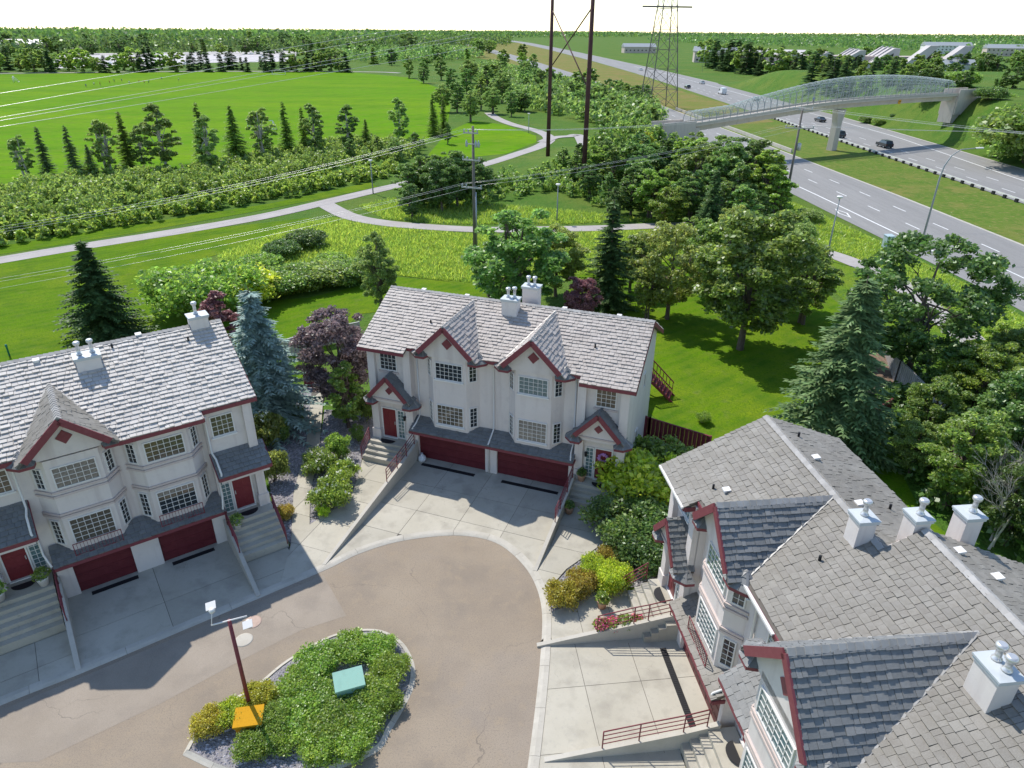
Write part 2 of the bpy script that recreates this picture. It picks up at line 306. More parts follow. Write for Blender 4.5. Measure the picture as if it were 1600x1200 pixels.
LEAF = {
 'mid': leafmat('leaf_mid', (.09, .16, .032), (.2, .29, .06), trans=.56), 'dark': leafmat('leaf_dark', (.055, .115, .028), (.12, .2, .045), trans=.45),
 'olive': leafmat('leaf_olive', (.13, .18, .04), (.25, .31, .075), trans=.56), 'bright': leafmat('leaf_bright', (.11, .205, .028), (.25, .35, .06), trans=.56),
 'lime': leafmat('leaf_lime', (.22, .33, .03), (.44, .5, .055), trans=.56), 'gold': leafmat('leaf_gold', (.24, .235, .03), (.38, .37, .06), trans=.45),
 'rusty': leafmat('leaf_rusty', (.25, .16, .045), (.3, .27, .05), trans=.45), 'purple': leafmat('leaf_purple', (.12, .045, .065), (.25, .12, .14), trans=.4),
 'silver': leafmat('leaf_silver', (.115, .2, .05), (.25, .35, .1), trans=.5, gloss=.05), 'mauve': leafmat('leaf_mauve', (.1, .075, .088), (.21, .165, .18), trans=.35),
 'spruce': leafmat('needle_spruce', (.04, .085, .035), (.085, .15, .055), trans=.3, gloss=.02), 'blue': leafmat('needle_blue', (.16, .245, .255), (.31, .42, .43), trans=.25, gloss=.02),
 'spruce2': leafmat('needle_green', (.08, .135, .06), (.16, .23, .11), trans=.3, gloss=.02), 'poplar': leafmat('leaf_poplar', (.08, .16, .04), (.18, .29, .07), trans=.56),
 'flower': leafmat('petal_white', (.7, .72, .68), (.82, .82, .8), trans=.3, hue=0), 'pink': leafmat('petal_pink', (.6, .06, .2), (.7, .15, .3), trans=.3), 'violet': leafmat('petal_violet', (.25, .12, .4), (.4, .22, .5), trans=.3),
 'pine': leafmat('needle_pine', (.11, .18, .045), (.21, .3, .08), trans=.5, gloss=.02),
 'straw': leafmat('grass_straw', (.15, .26, .025), (.32, .37, .06), trans=.56)}

# ------------------------------------------------------------------ the ground, roads and paths
def relief(x, y):
    x = np.asarray(x, float); y = np.asarray(y, float)
    m = 7.4*np.exp(-(((x-23)/13)**2 + ((y-142)/12)**2))*(1-sstep(34, 44, x))
    e = 10.0*sstep(107, 121, x)*sstep(140, 180, y)*(1-sstep(330, 420, y))
    return m+e
def axis(lo, hi, fa, fb, fine, coarse):
    return np.unique(np.concatenate([np.linspace(lo, fa, coarse), np.arange(fa, fb, fine), np.linspace(fb, hi, coarse)]))
gx = axis(-5000, 5000, -60, 200, 2.5, 14); gy = axis(-200, 9000, 100, 430, 2.5, 14)
GX, GY = np.meshgrid(gx, gy); GZ = relief(GX, GY)-.06; nx, ny = len(gx), len(gy)
_i = (np.arange(ny-1)[:, None]*nx+np.arange(nx-1)[None, :]).ravel()
ground = link_mesh('ground', raw_mesh('ground', np.stack([GX, GY, GZ], -1).reshape(-1, 3), np.stack([_i, _i+1, _i+1+nx, _i+nx], -1)), M['grass']); prop(ground, kind='structure', label='rough green grassland reaching to the horizon')
def sheet(name, pts, z, mat, label=None, parent=None, thick=0.0):
    b = MB()
    if thick: b.prism([(p[0], p[1], z) for p in pts], (0, 0, -thick))
    else: b.face([(p[0], p[1], z) for p in pts])
    o = b.build(name, mat, parent)
    if not thick:
        if o.data.polygons[0].normal.z < 0: o.data.flip_normals()
    if parent is None: prop(o, kind='structure', label=label)
    return o
def smooth_line(P, n=8):
    P = [np.array(p, float) for p in P]; out = []
    for i in range(len(P)-1):
        p0, p1, p2, p3 = P[max(i-1, 0)], P[i], P[i+1], P[min(i+2, len(P)-1)]
        for k in range(n):
            t = k/n; out.append(.5*((2*p1)+(-p0+p2)*t+(2*p0-5*p1+4*p2-p3)*t*t+(-p0+3*p1-3*p2+p3)*t**3))
    out.append(P[-1]); return np.array(out)
def ribbon(name, line, w, dz, mat, label=None, follow=True, parent=None, n=8):
    L = smooth_line(line, n)[:, :2]; d = np.gradient(L, axis=0); d /= np.linalg.norm(d, axis=1)[:, None]; nrm = np.stack([-d[:, 1], d[:, 0]], 1)
    W = np.asarray(w, float)
    if W.ndim: W = np.interp(np.linspace(0, 1, len(L)), np.linspace(0, 1, len(W)), W)[:, None]
    cols = [L+nrm*W*k for k in (.5, .17, -.17, -.5)]
    z = [(relief(c[:, 0], c[:, 1]) if follow else 0*c[:, 0])+dz for c in cols]
    V = np.concatenate([np.column_stack([c, q]) for c, q in zip(cols, z)]); m = len(L); F = []
    for k in range(3):
        for i in range(m-1): F.append((k*m+i, (k+1)*m+i, (k+1)*m+i+1, k*m+i+1))
    me = raw_mesh(name, V, F); o = link_mesh(name, me, mat, parent)
    if parent is None: prop(o, kind='structure', label=label)
    return o
# mown field, meadow, lawns
sheet('sports_field', poly_spot([(-420, 330), (-420, 116), (0, 116.5), (300, 112.5), (540, 112), (640, 121), (690, 139), (704, 165), (700, 190), (660, 225), (560, 235), (420, 262), (300, 285), (130, 300), (0, 320)]), -.03, M['field'], 'bright green mown sports field')
sheet('mown_lawn', poly_spot([(-300, 470), (0, 410), (150, 384), (320, 358), (480, 340), (520, 345), (440, 372), (330, 400), (265, 430), (270, 480), (480, 465), (620, 432), (760, 445), (760, 470), (560, 490), (500, 560), (420, 640), (300, 640), (-300, 800)]), -.035, M['lawn'], 'mown green lawn behind the left townhouse')
sheet('mown_verge', poly_spot([(-300, 425), (0, 384), (200, 352), (420, 318), (580, 284), (590, 292), (420, 326), (200, 365), (0, 397), (-300, 445)]), -.038, M['lawn'], 'mown strip along the far side of the path')
sheet('meadow', poly_spot([(340, 398), (480, 345), (520, 338), (600, 352), (760, 366), (1060, 356), (1100, 400), (900, 430), (760, 446), (620, 430), (430, 465), (350, 470)]), -.03, M['meadow'], 'tall uncut meadow between path and houses')
sheet('back_lawn', poly_spot([(1010, 640), (1000, 560), (880, 470), (900, 430), (1100, 400), (1260, 430), (1340, 500), (1390, 560), (1370, 660), (1440, 800), (1560, 900), (1560, 1000), (1300, 900), (1100, 720)]), -.034, M['lawn'], 'sunlit back lawn behind the middle townhouse')
sheet('path_island_grass', poly_spot([(660, 252), (790, 240), (838, 222), (838, 212), (790, 195), (740, 188), (700, 205)]), -.034, M['field'], 'mown grass inside the bend of the path')
sheet('verge_grass', poly_spot([(1100, 392), (1180, 290), (1262, 324), (1384, 380), (1531, 452), (1640, 520), (1640, 640), (1440, 560), (1270, 430)]), -.045, M['meadow'], 'green verge between footpath and highway')
sheet('dry_slope', poly_spot([(740, 68), (812, 67), (862, 79), (932, 98), (1000, 117), (1060, 141), (1128, 160), (1210, 190), (1100, 200), (1000, 165), (900, 118), (700, 82)]), -.03, M['dry'], 'dry tan grass slope beside the far highway')
def yx(tab, y): return np.interp(y, [t[0] for t in tab], [t[1] for t in tab])
NL = [(-120, 50.5), (60, 50.6), (72, 50.8), (91, 49.6), (112, 48), (160, 45.5), (200, 42.5), (300, 36), (500, 20), (800, -12), (1300, -75), (1700, -130)]
NR = [(-120, 67.2), (72, 67.2), (90, 66.8), (121, 65.5), (159, 63), (201, 60.4), (300, 53), (500, 37), (800, 5), (1300, -58), (1700, -113)]
FL = [(-120, 83), (150, 83), (230, 82.7), (300, 82), (400, 81), (500, 79), (674, 72), (1090, 50), (1682, 9), (2300, -60)]
FR = [(-120, 103.5), (100, 103.8), (147, 104.3), (205, 106.7), (246, 107.7), (289, 109), (387, 110), (600, 102), (1090, 76), (1682, 36), (2300, -32)]
def carriageway(name, A, B, z, mat, label):
    ys = np.unique(np.concatenate([np.arange(-120, 500, 12.0), np.arange(500, A[-1][0]+1, 60.0)])); m = len(ys)
    V = np.concatenate([np.column_stack([yx(A, ys), ys, 0*ys+z]), np.column_stack([yx(B, ys), ys, 0*ys+z])]); F = [(i, m+i, m+i+1, i+1) for i in range(m-1)]
    o = link_mesh(name, raw_mesh(name, V, F), mat); return prop(o, kind='structure', label=label)
carriageway('median', NR, FL, -.04, M['median'], 'grass median between the two carriageways')
near_road = carriageway('near_carriageway', NL, NR, -.02, M['highway'], 'near carriageway of the divided highway')
far_road = carriageway('far_carriageway', FL, FR, -.02, M['highway'], 'far carriageway of the divided highway')
def road_line(parent, f, y0, y1, w, z=-.014, mat='paint', name='lane_marking'):
    ys = np.linspace(y0, y1, max(2, int((y1-y0)/10)+1)); x = np.array([f(y) for y in ys]); m = len(ys)
    V = np.concatenate([np.column_stack([x-w/2, ys, 0*ys+z]), np.column_stack([x+w/2, ys, 0*ys+z])])
    return link_mesh(name, raw_mesh(name, V, [(i, m+i, m+i+1, i+1) for i in range(m-1)]), M[mat], parent)
nr = lambda d: (lambda y: yx(NR, y)+d)
fl = lambda d: (lambda y: yx(FL, y)+d)
road_line(near_road, lambda y: yx(NR, y)-13.6-(.012*(max(y, 77)-77)), 10, 300, .28, name='edge_line')
road_line(near_road, nr(-.25), 10, 320, .5, mat='curb', name='gutter', z=-.012)
road_line(far_road, lambda y: yx(FL, y)+12.7+.1*np.clip(y-133, 0, 62), 10, 600, .28, name='edge_line')
road_line(far_road, lambda y: yx(FR, y)-.4, 10, 900, .45, mat='curb', name='gutter', z=-.012)
for off in (-9.4, -5.4):
    y = 20.0
    while y < 250: road_line(near_road, nr(off), y, y+3.7, .2); y += 11.0
for off in (4.2, 8.1):
    y = 24.0
    while y < 420: road_line(far_road, fl(off), y, y+3.7, .2); y += 11.0
b = MB()   # lane diamond on the near shoulder
_c = np.array([50.3, 106.5]); _d = [(0, 3.0), (.75, 0), (0, -3.0), (-.75, 0)]
for i in range(4):
    p, q = np.array(_d[i]), np.array(_d[(i+1) % 4]); b.face([(*(_c+p), -.013), (*(_c+q), -.013), (*(_c+q*.7), -.013), (*(_c+p*.7), -.013)])
link_mesh('lane_diamond', b.mesh('lane_diamond'), M['paint'], near_road)
# paths
ribbon('park_path', [spot(*p, 0) for p in [(-260, 447), (-90, 421), (0, 406), (120, 386), (300, 357.5), (420, 336), (520, 313), (583, 298), (640, 285), (760, 256), (810, 240), (846, 227), (858, 215), (838, 204), (800, 194), (775, 184), (764, 176)]], 3.2, -.015, M['path'], 'pale asphalt path curving through the park')
ribbon('park_path', [spot(*p, 0) for p in [(848, 222), (866, 215), (890, 213), (905, 213)]]+[np.array([17, 155, 0]), np.array([22, 147, 0]), np.array([26, 143.2, 0]), np.array([31, 145.6, 0])], 3.0, .05, M['path'], 'pale path climbing to the footbridge')
ribbon('park_path', [spot(*p, 0) for p in [(505, 317), (545, 337), (600, 348), (680, 355), (760, 358.5), (860, 357.5), (940, 356), (1040, 352), (1120, 352), (1200, 366), (1280, 391), (1330, 408), (1400, 440), (1485, 505), (1560, 570), (1660, 660)]], 2.9, -.008, M['path'], 'pale footpath branching off and running along the highway')
ribbon('park_path', [spot(*p, 0) for p in [(-200, 116.5), (0, 114.5), (300, 111.5), (560, 112), (625, 114)]], 5.0, .0, M['path'], 'pale path along the far edge of the field')
sheet('car_park', poly_spot([(75, 107), (95, 84), (250, 82), (470, 78), (455, 96), (330, 98), (240, 104)]), .0, M['carpark'], 'pale car park beyond the sports field')
sheet('car_park', poly_spot([(1090, 92), (1100, 75), (1260, 78), (1240, 96), (1150, 98)]), .0, M['carpark'], 'pale forecourt in front of the concrete hall')

# ------------------------------------------------------------------ cul-de-sac: asphalt, curbs, slabs
EDGE_PX = [(-420, 1290), (-200, 1192), (0, 1103), (128, 1052), (270, 992), (405, 935), (510, 890), (560, 866), (620, 847), (690, 837.5), (740, 839), (780, 851), (815, 880), (837, 915), (847, 960), (844, 1030), (838, 1090), (832, 1140), (820, 1230), (805, 1330)]
EDGE = smooth_line([spot(a, b_, 0) for a, b_ in EDGE_PX], 6)[:, :2]
asph = sheet('cul_de_sac', list(EDGE)+[spot(800, 1700, 0)[:2], spot(-500, 1700, 0)[:2]], 0.0, M['asphalt'], 'brownish worn asphalt of the cul de sac')
_d = np.gradient(EDGE, axis=0); _d /= np.linalg.norm(_d, axis=1)[:, None]; EN = np.stack([-_d[:, 1], _d[:, 0]], 1)   # towards the houses
def curb_run(name, P, N, label, w=.42, h=.075, seg=7):
    root = empty(name, label=label); prop(root, kind='structure')
    for i in range(0, len(P)-1, seg):
        j = min(i+seg, len(P)-1); b = MB()
        prof = [(0, -.05), (0, .012), (.1, .05), (.2, h), (w, h+.003), (w, -.05)]
        rings = []
        for k in range(i, j+1):
            e = .006 if k == i else (-.006 if k == j else 0); t = _d[k] if P is EDGE else (P[(k+1) % len(P)]-P[k-1])/np.linalg.norm(P[(k+1) % len(P)]-P[k-1])
            rings.append([(*(P[k]+N[k]*a+t*e), z) for a, z in prof])
        for q in range(len(rings)-1):
            for s in range(len(prof)-1): b.face([rings[q][s], rings[q+1][s], rings[q+1][s+1], rings[q][s+1]])
        b.face(rings[0]); b.face(rings[-1][::-1]); b.build('curb_section', M['curb'], root)
    return root
curb_run('curb', EDGE, EN, 'pale concrete curb round the cul de sac')
EDGE_OUT = EDGE+EN*.43
def clip_poly(P, a, b, c):
    """keep the side a*x+b*y<=c"""
    out = []
    for i in range(len(P)):
        p, q = P[i], P[(i+1) % len(P)]; fp, fq = a*p[0]+b*p[1]-c, a*q[0]+b*q[1]-c
        if fp <= 0: out.append(p)
        if (fp < 0 < fq) or (fq < 0 < fp):
            t = fp/(fp-fq); out.append((p[0]+t*(q[0]-p[0]), p[1]+t*(q[1]-p[1])))
    return out
def slabs(name, P, ang, xs, ys, z, label, org=(0, 0), zfun=None, mat='concrete'):
    """pavement of separate slabs: polygon P (world) cut by joints xs, ys in a frame turned by ang at org"""
    P = [np.array(p[:2], float) for p in P]
    base = MB(); base.face([(p[0], p[1], (zfun(p) if zfun else z)-.012) for p in P]); root = base.build(name, M['concrete_gap']); prop(root, kind='structure', label=label)
    if root.data.polygons[0].normal.z < 0: root.data.flip_normals()
    ca, sa = math.cos(ang), math.sin(ang); loc = [((p[0]-org[0])*ca+(p[1]-org[1])*sa, -(p[0]-org[0])*sa+(p[1]-org[1])*ca) for p in P]; g = .011
    for i in range(len(xs)-1):
        for j in range(len(ys)-1):
            Q = loc
            for a, b_, c in ((-1, 0, -(xs[i]+g)), (1, 0, xs[i+1]-g), (0, -1, -(ys[j]+g)), (0, 1, ys[j+1]-g)):
                Q = clip_poly(Q, a, b_, c)
                if len(Q) < 3: break
            if len(Q) < 3: continue
            A = abs(sum(Q[k][0]*Q[(k+1) % len(Q)][1]-Q[(k+1) % len(Q)][0]*Q[k][1] for k in range(len(Q))))/2
            if A < .05: continue
            W = [(org[0]+x*ca-y*sa, org[1]+x*sa+y*ca) for x, y in Q]; dz = random.uniform(-.003, .003)
            b = MB(); b.prism([(p[0], p[1], (zfun(p) if zfun else z)+dz) for p in W], (0, 0, -.05)); b.build('slab', M[mat], root)
    return root

# ------------------------------------------------------------------ townhouses
# one shingle, scaled for every single piece; the rest of a roof is laid in one mesh
_b = MB(); _b.face([(0, 0, 1), (1, 0, 1), (1, 1, .2), (0, 1, .2)]); _b.face([(0, 0, -.4), (1, 0, -.4), (1, 0, 1), (0, 0, 1)]); _b.face([(0, 0, -.4), (0, 0, 1), (0, 1, .2)]); _b.face([(1, 0, 1), (1, 0, -.4), (1, 1, .2)])
SHINGLE = _b.mesh('shingle'); SHINGLE.materials.append(M['shake_grey'])
_b = MB(); _b.box(0, 1, 0, 1, 0, 1); PANE = _b.mesh('pane'); PANE.materials.append(M['glass'])
class House:
    def __init__(s, name, label, org, ang, group='townhouses round the cul de sac'):
        s.root = empty(name, (org[0], org[1], 0), ang, label, 'townhouse', group); s.org = np.array([org[0], org[1]]); s.ang = ang; s.sh = []
        s.mx = Matrix.Translation((org[0], org[1], 0)) @ Matrix.Rotation(ang, 4, 'Z'); s.wall = MB(); s.deck = MB(); s.fas = MB(); s.mould = []; s.flash = []; s.cap = []
    def world(s, x, y): ca, sa = math.cos(s.ang), math.sin(s.ang); return np.array([s.org[0]+x*ca-y*sa, s.org[1]+x*sa+y*ca])
    def plane(s, P, z0, x0, y0, gx, gy, shakes=True, expo=.245, th=.07, mat=None):
        """roof plane over plan polygon P, z = z0+gx(x-x0)+gy(y-y0)"""
        Z = lambda x, y: z0+gx*(x-x0)+gy*(y-y0)
        top = [(x, y, Z(x, y)) for x, y in P]; s.deck.prism(top, (0, 0, -.13))
        if not shakes: return
        g = math.hypot(gx, gy); u = np.array([gx/g, gy/g]); c = 1/math.hypot(1, g); td = np.array([u[0]*c, u[1]*c, g*c]); sd_ = np.array([u[1], -u[0], 0.0]); nn = np.cross(sd_, td)
        o = np.array([x0, y0, z0]); st = [((np.array(p)-o)@sd_, (np.array(p)-o)@td) for p in top]; tmin, tmax = min(q[1] for q in st), max(q[1] for q in st)
        t = tmin-.03; row = 0
        while t < tmax-.05:
            tm = min(max(t+expo*.45, tmin+.01), tmax-.005); xs = []
            for i in range(len(st)):
                (a, b_), (c_, d) = st[i], st[(i+1) % len(st)]
                if (b_ <= tm < d) or (d <= tm < b_): xs.append(a+(tm-b_)/(d-b_)*(c_-a))
            xs.sort()
            for k in range(0, len(xs)-1, 2):
                a = xs[k]-.02; e = xs[k+1]+.02; q = a-random.uniform(0, .15)
                while q < e-.03:
                    w = random.choice((.16, .2, .25, .29, .33, .38)); a0, a1 = max(q, a), min(q+w, e)
                    if a1-a0 > .04:
                        L = min(expo*1.12, max(tmax-t+.02, .1)); h = th*random.uniform(.6, 1.25)
                        s.sh.append((o+sd_*(a0+.006)+td*(t+random.uniform(-.018, .012))+nn*.012, sd_*(a1-a0-.012), td*L, nn*h, mat))
                    q += w
            t += expo; row += 1
    def finish(s, mat, singles=300):
        M_ = M
        deck = s.deck.build('roof', M['deckboard'], s.root); wall = s.wall.build('wall', M['stucco'], s.root)
        if s.fas.v: s.fas.build('fascia', M['fascia'], s.root)
        for q in s.mould: q.build('moulding', M['moulding'], s.root)
        for q in s.flash: q.build('valley_flashing', M['flash'], deck)
        for q in s.cap: q.build('ridge_cap', M['shake_cap'], deck)
        camp = np.array([0, 0, CAM_H]); ca, sa = math.cos(s.ang), math.sin(s.ang)
        def size(q):
            c = q[0]+q[1]/2+q[2]/2; w = np.array([s.org[0]+c[0]*ca-c[1]*sa, s.org[1]+c[0]*sa+c[1]*ca, c[2]])-camp; d = w@_fw
            if d < 2: return 0
            px, py = FPX*(w@_rt)/d, -FPX*(w@_up)/d
            if abs(px) > 790 or py > 525 or py < -530: return 0
            n = np.cross(q[1], q[2]); n = np.array([n[0]*ca-n[1]*sa, n[0]*sa+n[1]*ca, n[2]]); return abs(n@(w/np.linalg.norm(w)))/(d*d)
        rank = sorted(range(len(s.sh)), key=lambda i: -size(s.sh[i])); own = set(rank[:singles])
        for i in rank[:singles]:
            p, a, t, n, mt = s.sh[i]; o = link_mesh('shingle', SHINGLE, M[mt or mat], deck)
            mm = Matrix.Identity(4)
            for r_ in range(3): mm[r_][0], mm[r_][1], mm[r_][2], mm[r_][3] = a[r_], t[r_], n[r_], p[r_]
            o.matrix_local = mm
        U = np.array([v.co for v in SHINGLE.vertices]); FF = [tuple(p.vertices) for p in SHINGLE.polygons]
        for mt in set(q[4] for q in s.sh):
            V = []; F = []
            for i, (p, a, t, n, m_) in enumerate(s.sh):
                if i in own or m_ != mt: continue
                base = len(V); V += [tuple(p+a*u[0]+t*u[1]+n*u[2]) for u in U]; F += [tuple(base+k for k in f) for f in FF]
            if not V: continue
            me = bpy.data.meshes.new('shingles'); me.from_pydata(V, [], F)
            bm = bmesh.new(); bm.from_mesh(me); bmesh.ops.remove_doubles(bm, verts=bm.verts, dist=1e-5); bm.to_mesh(me); bm.free()
            o = link_mesh('shingles', me, M[mt or mat], deck); prop(o, kind='stuff')
        return deck
    # -------- pieces
    def window(s, x, y, z, w, h, cols, rows, glass='glass', rot=0.0, sill=True, frame=.055, name='window'):
        b = MB(); f = frame
        b.box(-f, 0, -.05, .04, -f, h+f); b.box(w, w+f, -.05, .04, -f, h+f); b.box(0, w, -.05, .04, h, h+f); b.box(0, w, -.05, .04, -f, 0)
        b.box(0, w, .02, .04, 0, h)
        if sill: b.box(-f-.06, w+f+.06, -.11, .03, -f-.09, -f-.002)
        o = b.build(name, M['white'], s.root, loc=(x, y, z), rot=(0, 0, rot)); bar = MB(); m = .011
        pw, ph = w/cols, h/rows
        for i in range(1, cols): bar.box(i*pw-m, i*pw+m, -.032, .0, 0, h)
        for j in range(1, rows): bar.box(0, w, -.029, .0, j*ph-m, j*ph+m)
        if bar.v: bar.build('glazing_bars', M['white'], o)
        for i in range(cols):
            for j in range(rows):
                link_mesh('pane', PANE, M[glass] if isinstance(glass, str) else M[glass[(rows-1-j)*len(glass)//rows]], o, loc=(i*pw+m*.6, -.012+random.uniform(-.003, .003), j*ph+m*.6), rot=(random.uniform(-.006, .006), 0, random.uniform(-.006, .006)), scale=(pw-m*1.2, .02, ph-m*1.2))
        return o
    def chimney(s, x0, x1, y0, y1, ztop, flues, zbase):
        b = MB(); b.box(x0, x1, y0, y1, zbase, ztop); o = b.build('chimney', M['stucco'], s.root)
        b = MB(); cx, cy = (x0+x1)/2, (y0+y1)/2; v = [(x0-.07, y0-.07), (x1+.07, y0-.07), (x1+.07, y1+.07), (x0-.07, y1+.07)]
        b.prism([(a, c, ztop) for a, c in v], (0, 0, .06)); b.box(x0-.045, x1+.045, y0-.045, y1+.045, ztop-.09, ztop-.002)
        for i in range(4): p, q = v[i], v[(i+1) % 4]; b.face([(*p, ztop+.062), (*q, ztop+.062), (cx, cy, ztop+.1)])
        b.build('chimney_cap', M['capmetal'], o)
        b = MB(); b.box(x0-.06, x1+.06, y0-.08, y1+.06, zbase, zbase+.5); 
        for fx, fy, h in flues:
            b = MB(); b.lathe((fx, fy, ztop+.1), [(.13, 0), (.13, .04), (.085, .06), (.085, h), (.13, h+.01), (.15, h+.04), (.15, h+.13), (.1, h+.17)], 14); b.build('flue', M['flue'], o)
    def downspout(s, pts):
        b = MB(); b.tube(pts, .05, 6); b.build('downspout', M['white'], s.root)
    def vent(s, x, y, z, kind=0):
        b = MB()
        if kind == 0: b.lathe((x, y, z-.1), [(.05, 0), (.05, .35), (.045, .36)], 8); b.build('vent_pipe', M['black'], s.root)
        else:
            b.box(x-.1, x+.1, y-.1, y+.1, z-.05, z+.09); b.prism([(x-.14, y-.14, z+.09), (x+.14, y-.14, z+.09), (x+.14, y+.14, z+.12), (x-.14, y+.14, z+.12)], (0, 0, .06)); b.build('roof_vent', M['white'], s.root)
    def fascia(s, a, b, h=.2, t=.05, gutter=True):
        s.fas.beam(a, b, t, h)
    def rake(s, a, b, h=.3, t=.07): s.fas.beam(a, b, t, h)
    def ridge(s, a, b, w=.17, slope=.5):
        a = np.array(a, float); b = np.array(b, float); L = np.linalg.norm(b-a); d = (b-a)/L; sd_ = np.cross(d, (0, 0, 1)); sd_ /= np.linalg.norm(sd_); n = int(L/.24); cap = MB(); s.cap.append(cap)
        for i in range(n):
            p = a+d*L*i/n; q = a+d*L*(i+1.1)/n; h0, h1 = .095+random.uniform(0, .012), .07
            for sg in (-1, 1):
                cap.face([p+(0, 0, h0), q+(0, 0, h1), q+sd_*sg*w+np.array((0, 0, h1-slope*w)), p+sd_*sg*w+np.array((0, 0, h0-slope*w))])
            cap.face([p+(0, 0, h0), p+sd_*w+np.array((0, 0, h0-slope*w)), p+sd_*w+np.array((0, 0, h0-slope*w-.035)), p-sd_*w+np.array((0, 0, h0-slope*w-.035)), p-sd_*w+np.array((0, 0, h0-slope*w))])
    def ear(s, xc, y, z, sg, k=1.0):
        """little hipped roof at the foot of a gable; sg=+1 at the right foot, -1 at the left"""
        P = [(xc-sg*.52*k, y-.02), (xc-sg*.42*k, y-.34*k), (xc+sg*.12*k, y-.34*k), (xc+sg*.58*k, y+.12*k), (xc+sg*.58*k, y+.55*k), (xc-sg*.52*k, y+.55*k)]
        ap = (xc-sg*.02, y+.3*k, z+.52*k)
        if sg < 0: P = P[::-1]
        b = MB()
        for i in range(len(P)): p, q = P[i], P[(i+1) % len(P)]; b.face([(*p, z), (*q, z), ap])
        b.face([(*p, z) for p in P[::-1]]); o = b.build('corner_roof', M['shake_slate'], s.root)
        s.fas.prism([(*p, z-.004) for p in P], (0, 0, -.13))
        hp = MB()
        for p in P[1:5] if sg > 0 else P[1:5]:
            hp.beam((p[0], p[1], z+.02), (ap[0], ap[1], ap[2]+.02), .09, .035)
        hp.build('hip_flashing', M['flash'], o)
        # shakes on the little roof: courses as slightly raised strips
        c = MB()
        for i in range(len(P)):
            p, q = np.array([*P[i], z]), np.array([*P[(i+1) % len(P)], z]); a_ = np.array(ap)
            for r_ in range(3):
                f0, f1 = r_/3, (r_+1.0)/3; n = np.cross(q-p, a_-p); n /= np.linalg.norm(n); n = n if n[2] > 0 else -n
                A, B, C, D = p+(a_-p)*f0, q+(a_-q)*f0, q+(a_-q)*f1, p+(a_-p)*f1; m_ = max(1, int(np.linalg.norm(B-A)/.24))
                for w_ in range(m_):
                    t0, t1 = w_/m_+.02, (w_+1)/m_-.02; h = random.uniform(.03, .05)
                    a1, b1, c1, d1 = A+(B-A)*t0, A+(B-A)*t1, D+(C-D)*t1, D+(C-D)*t0
                    c.face([a1+n*h, b1+n*h, c1+n*.012, d1+n*.012]); c.face([a1, b1, b1+n*h, a1+n*h])
        q_ = c.build('shingles', M['shake_slate'], o, fix=False); prop(q_, kind='stuff')
    def gable(s, xc, hw, yf, zpk, ze, yv, yj, mat=None, diamond=True, wy=0.0, left_ear=True, right_ear=True):
        g = (zpk-ze)/hw
        s.plane([(xc, yf), (xc, yj), (xc+hw, yv), (xc+hw, yf)], zpk, xc, yf, -g, 0, mat=mat); s.plane([(xc, yf), (xc-hw, yf), (xc-hw, yv), (xc, yj)], zpk, xc, yf, g, 0, mat=mat)
        s.ridge((xc, yf, zpk), (xc, yj, zpk), slope=g, w=.15)
        for sg in (-1, 1):
            s.rake((xc+sg*.0, yf-.03, zpk-.12), (xc+sg*hw*.86, yf-.03, zpk-.12-g*hw*.86)); 
            s.flash.append(MB()); s.flash[-1].beam((xc+sg*hw, yv, ze+.075), (xc, yj, zpk+.075), .09, .025)
        z1 = ze-.25
        s.wall.prism([(xc-hw*.97, wy, z1), (xc+hw*.97, wy, z1), (xc+hw*.97, wy, ze-.03), (xc, wy, zpk-.16), (xc-hw*.97, wy, ze-.03)], (0, .75, 0))
        if diamond:
            d = .33; zc = ze+(zpk-ze)*.36; b = MB(); b.prism([(xc-d, wy-.045, zc), (xc, wy-.045, zc-d*1.05), (xc+d, wy-.045, zc), (xc, wy-.045, zc+d*1.05)], (0, .05, 0)); b.build('diamond_panel', M['fascia'], s.root)
        if left_ear: s.ear(xc-hw*.93, wy, ze-.2, -1)
        if right_ear: s.ear(xc+hw*.93, wy, ze-.2, 1)
    def bay(s, xc, yf=0.0, yw=.6, z0=2.2, z1=7.5, hw=1.08, sd_=.6, up=(6.05, 1.0), lo=(2.96, 1.27), cols=6, bands=False, glasses=('glass', 'glass'), rail=False):
        P = [(xc-hw-sd_, yw), (xc-hw, yf), (xc+hw, yf), (xc+hw+sd_, yw)]
        s.wall.prism([(a, b_, z0) for a, b_ in P]+[], (0, 0, z1-z0))
        sa = math.atan2(yw-yf, sd_); L = math.hypot(sd_, yw-yf); sw = min(.42, L-.3)
        for (zb, h), gl, rows in ((up, glasses[0], 4), (lo, glasses[1], 5)):
            w = 2*hw-.5; s.window(xc-w/2, yf-.012, zb, w, h, cols, rows, gl, sill=not bands)
            e = (L-sw)/2
            s.window(xc+hw+e*math.cos(sa)+.012*math.sin(sa), yf+e*math.sin(sa)-.012*math.cos(sa), zb, sw, h, 2, rows, 'glass', rot=sa, sill=False, frame=.05)
            s.window(xc-hw-(L-e)*math.cos(sa)-.012*math.sin(sa), yf+(L-e)*math.sin(sa)-.012*math.cos(sa), zb, sw, h, 2, rows, 'glass', rot=-sa, sill=False, frame=.05)
        if bands:
            for zc in (up[0]-.2, up[0]-.42, lo[0]+lo[1]+.28, lo[0]+lo[1]+.42):
                s.mould.append(MB())
                for a, b_ in zip(P[:-1], P[1:]):
                    a = np.array(a); b_ = np.array(b_); d = (b_-a)/np.linalg.norm(b_-a); n = np.array([d[1], -d[0]]); e = d*.02
                    p, q = a+n*.03-e, b_+n*.03+e; s.mould[-1].beam((*p, zc), (*q, zc), .1, .1)
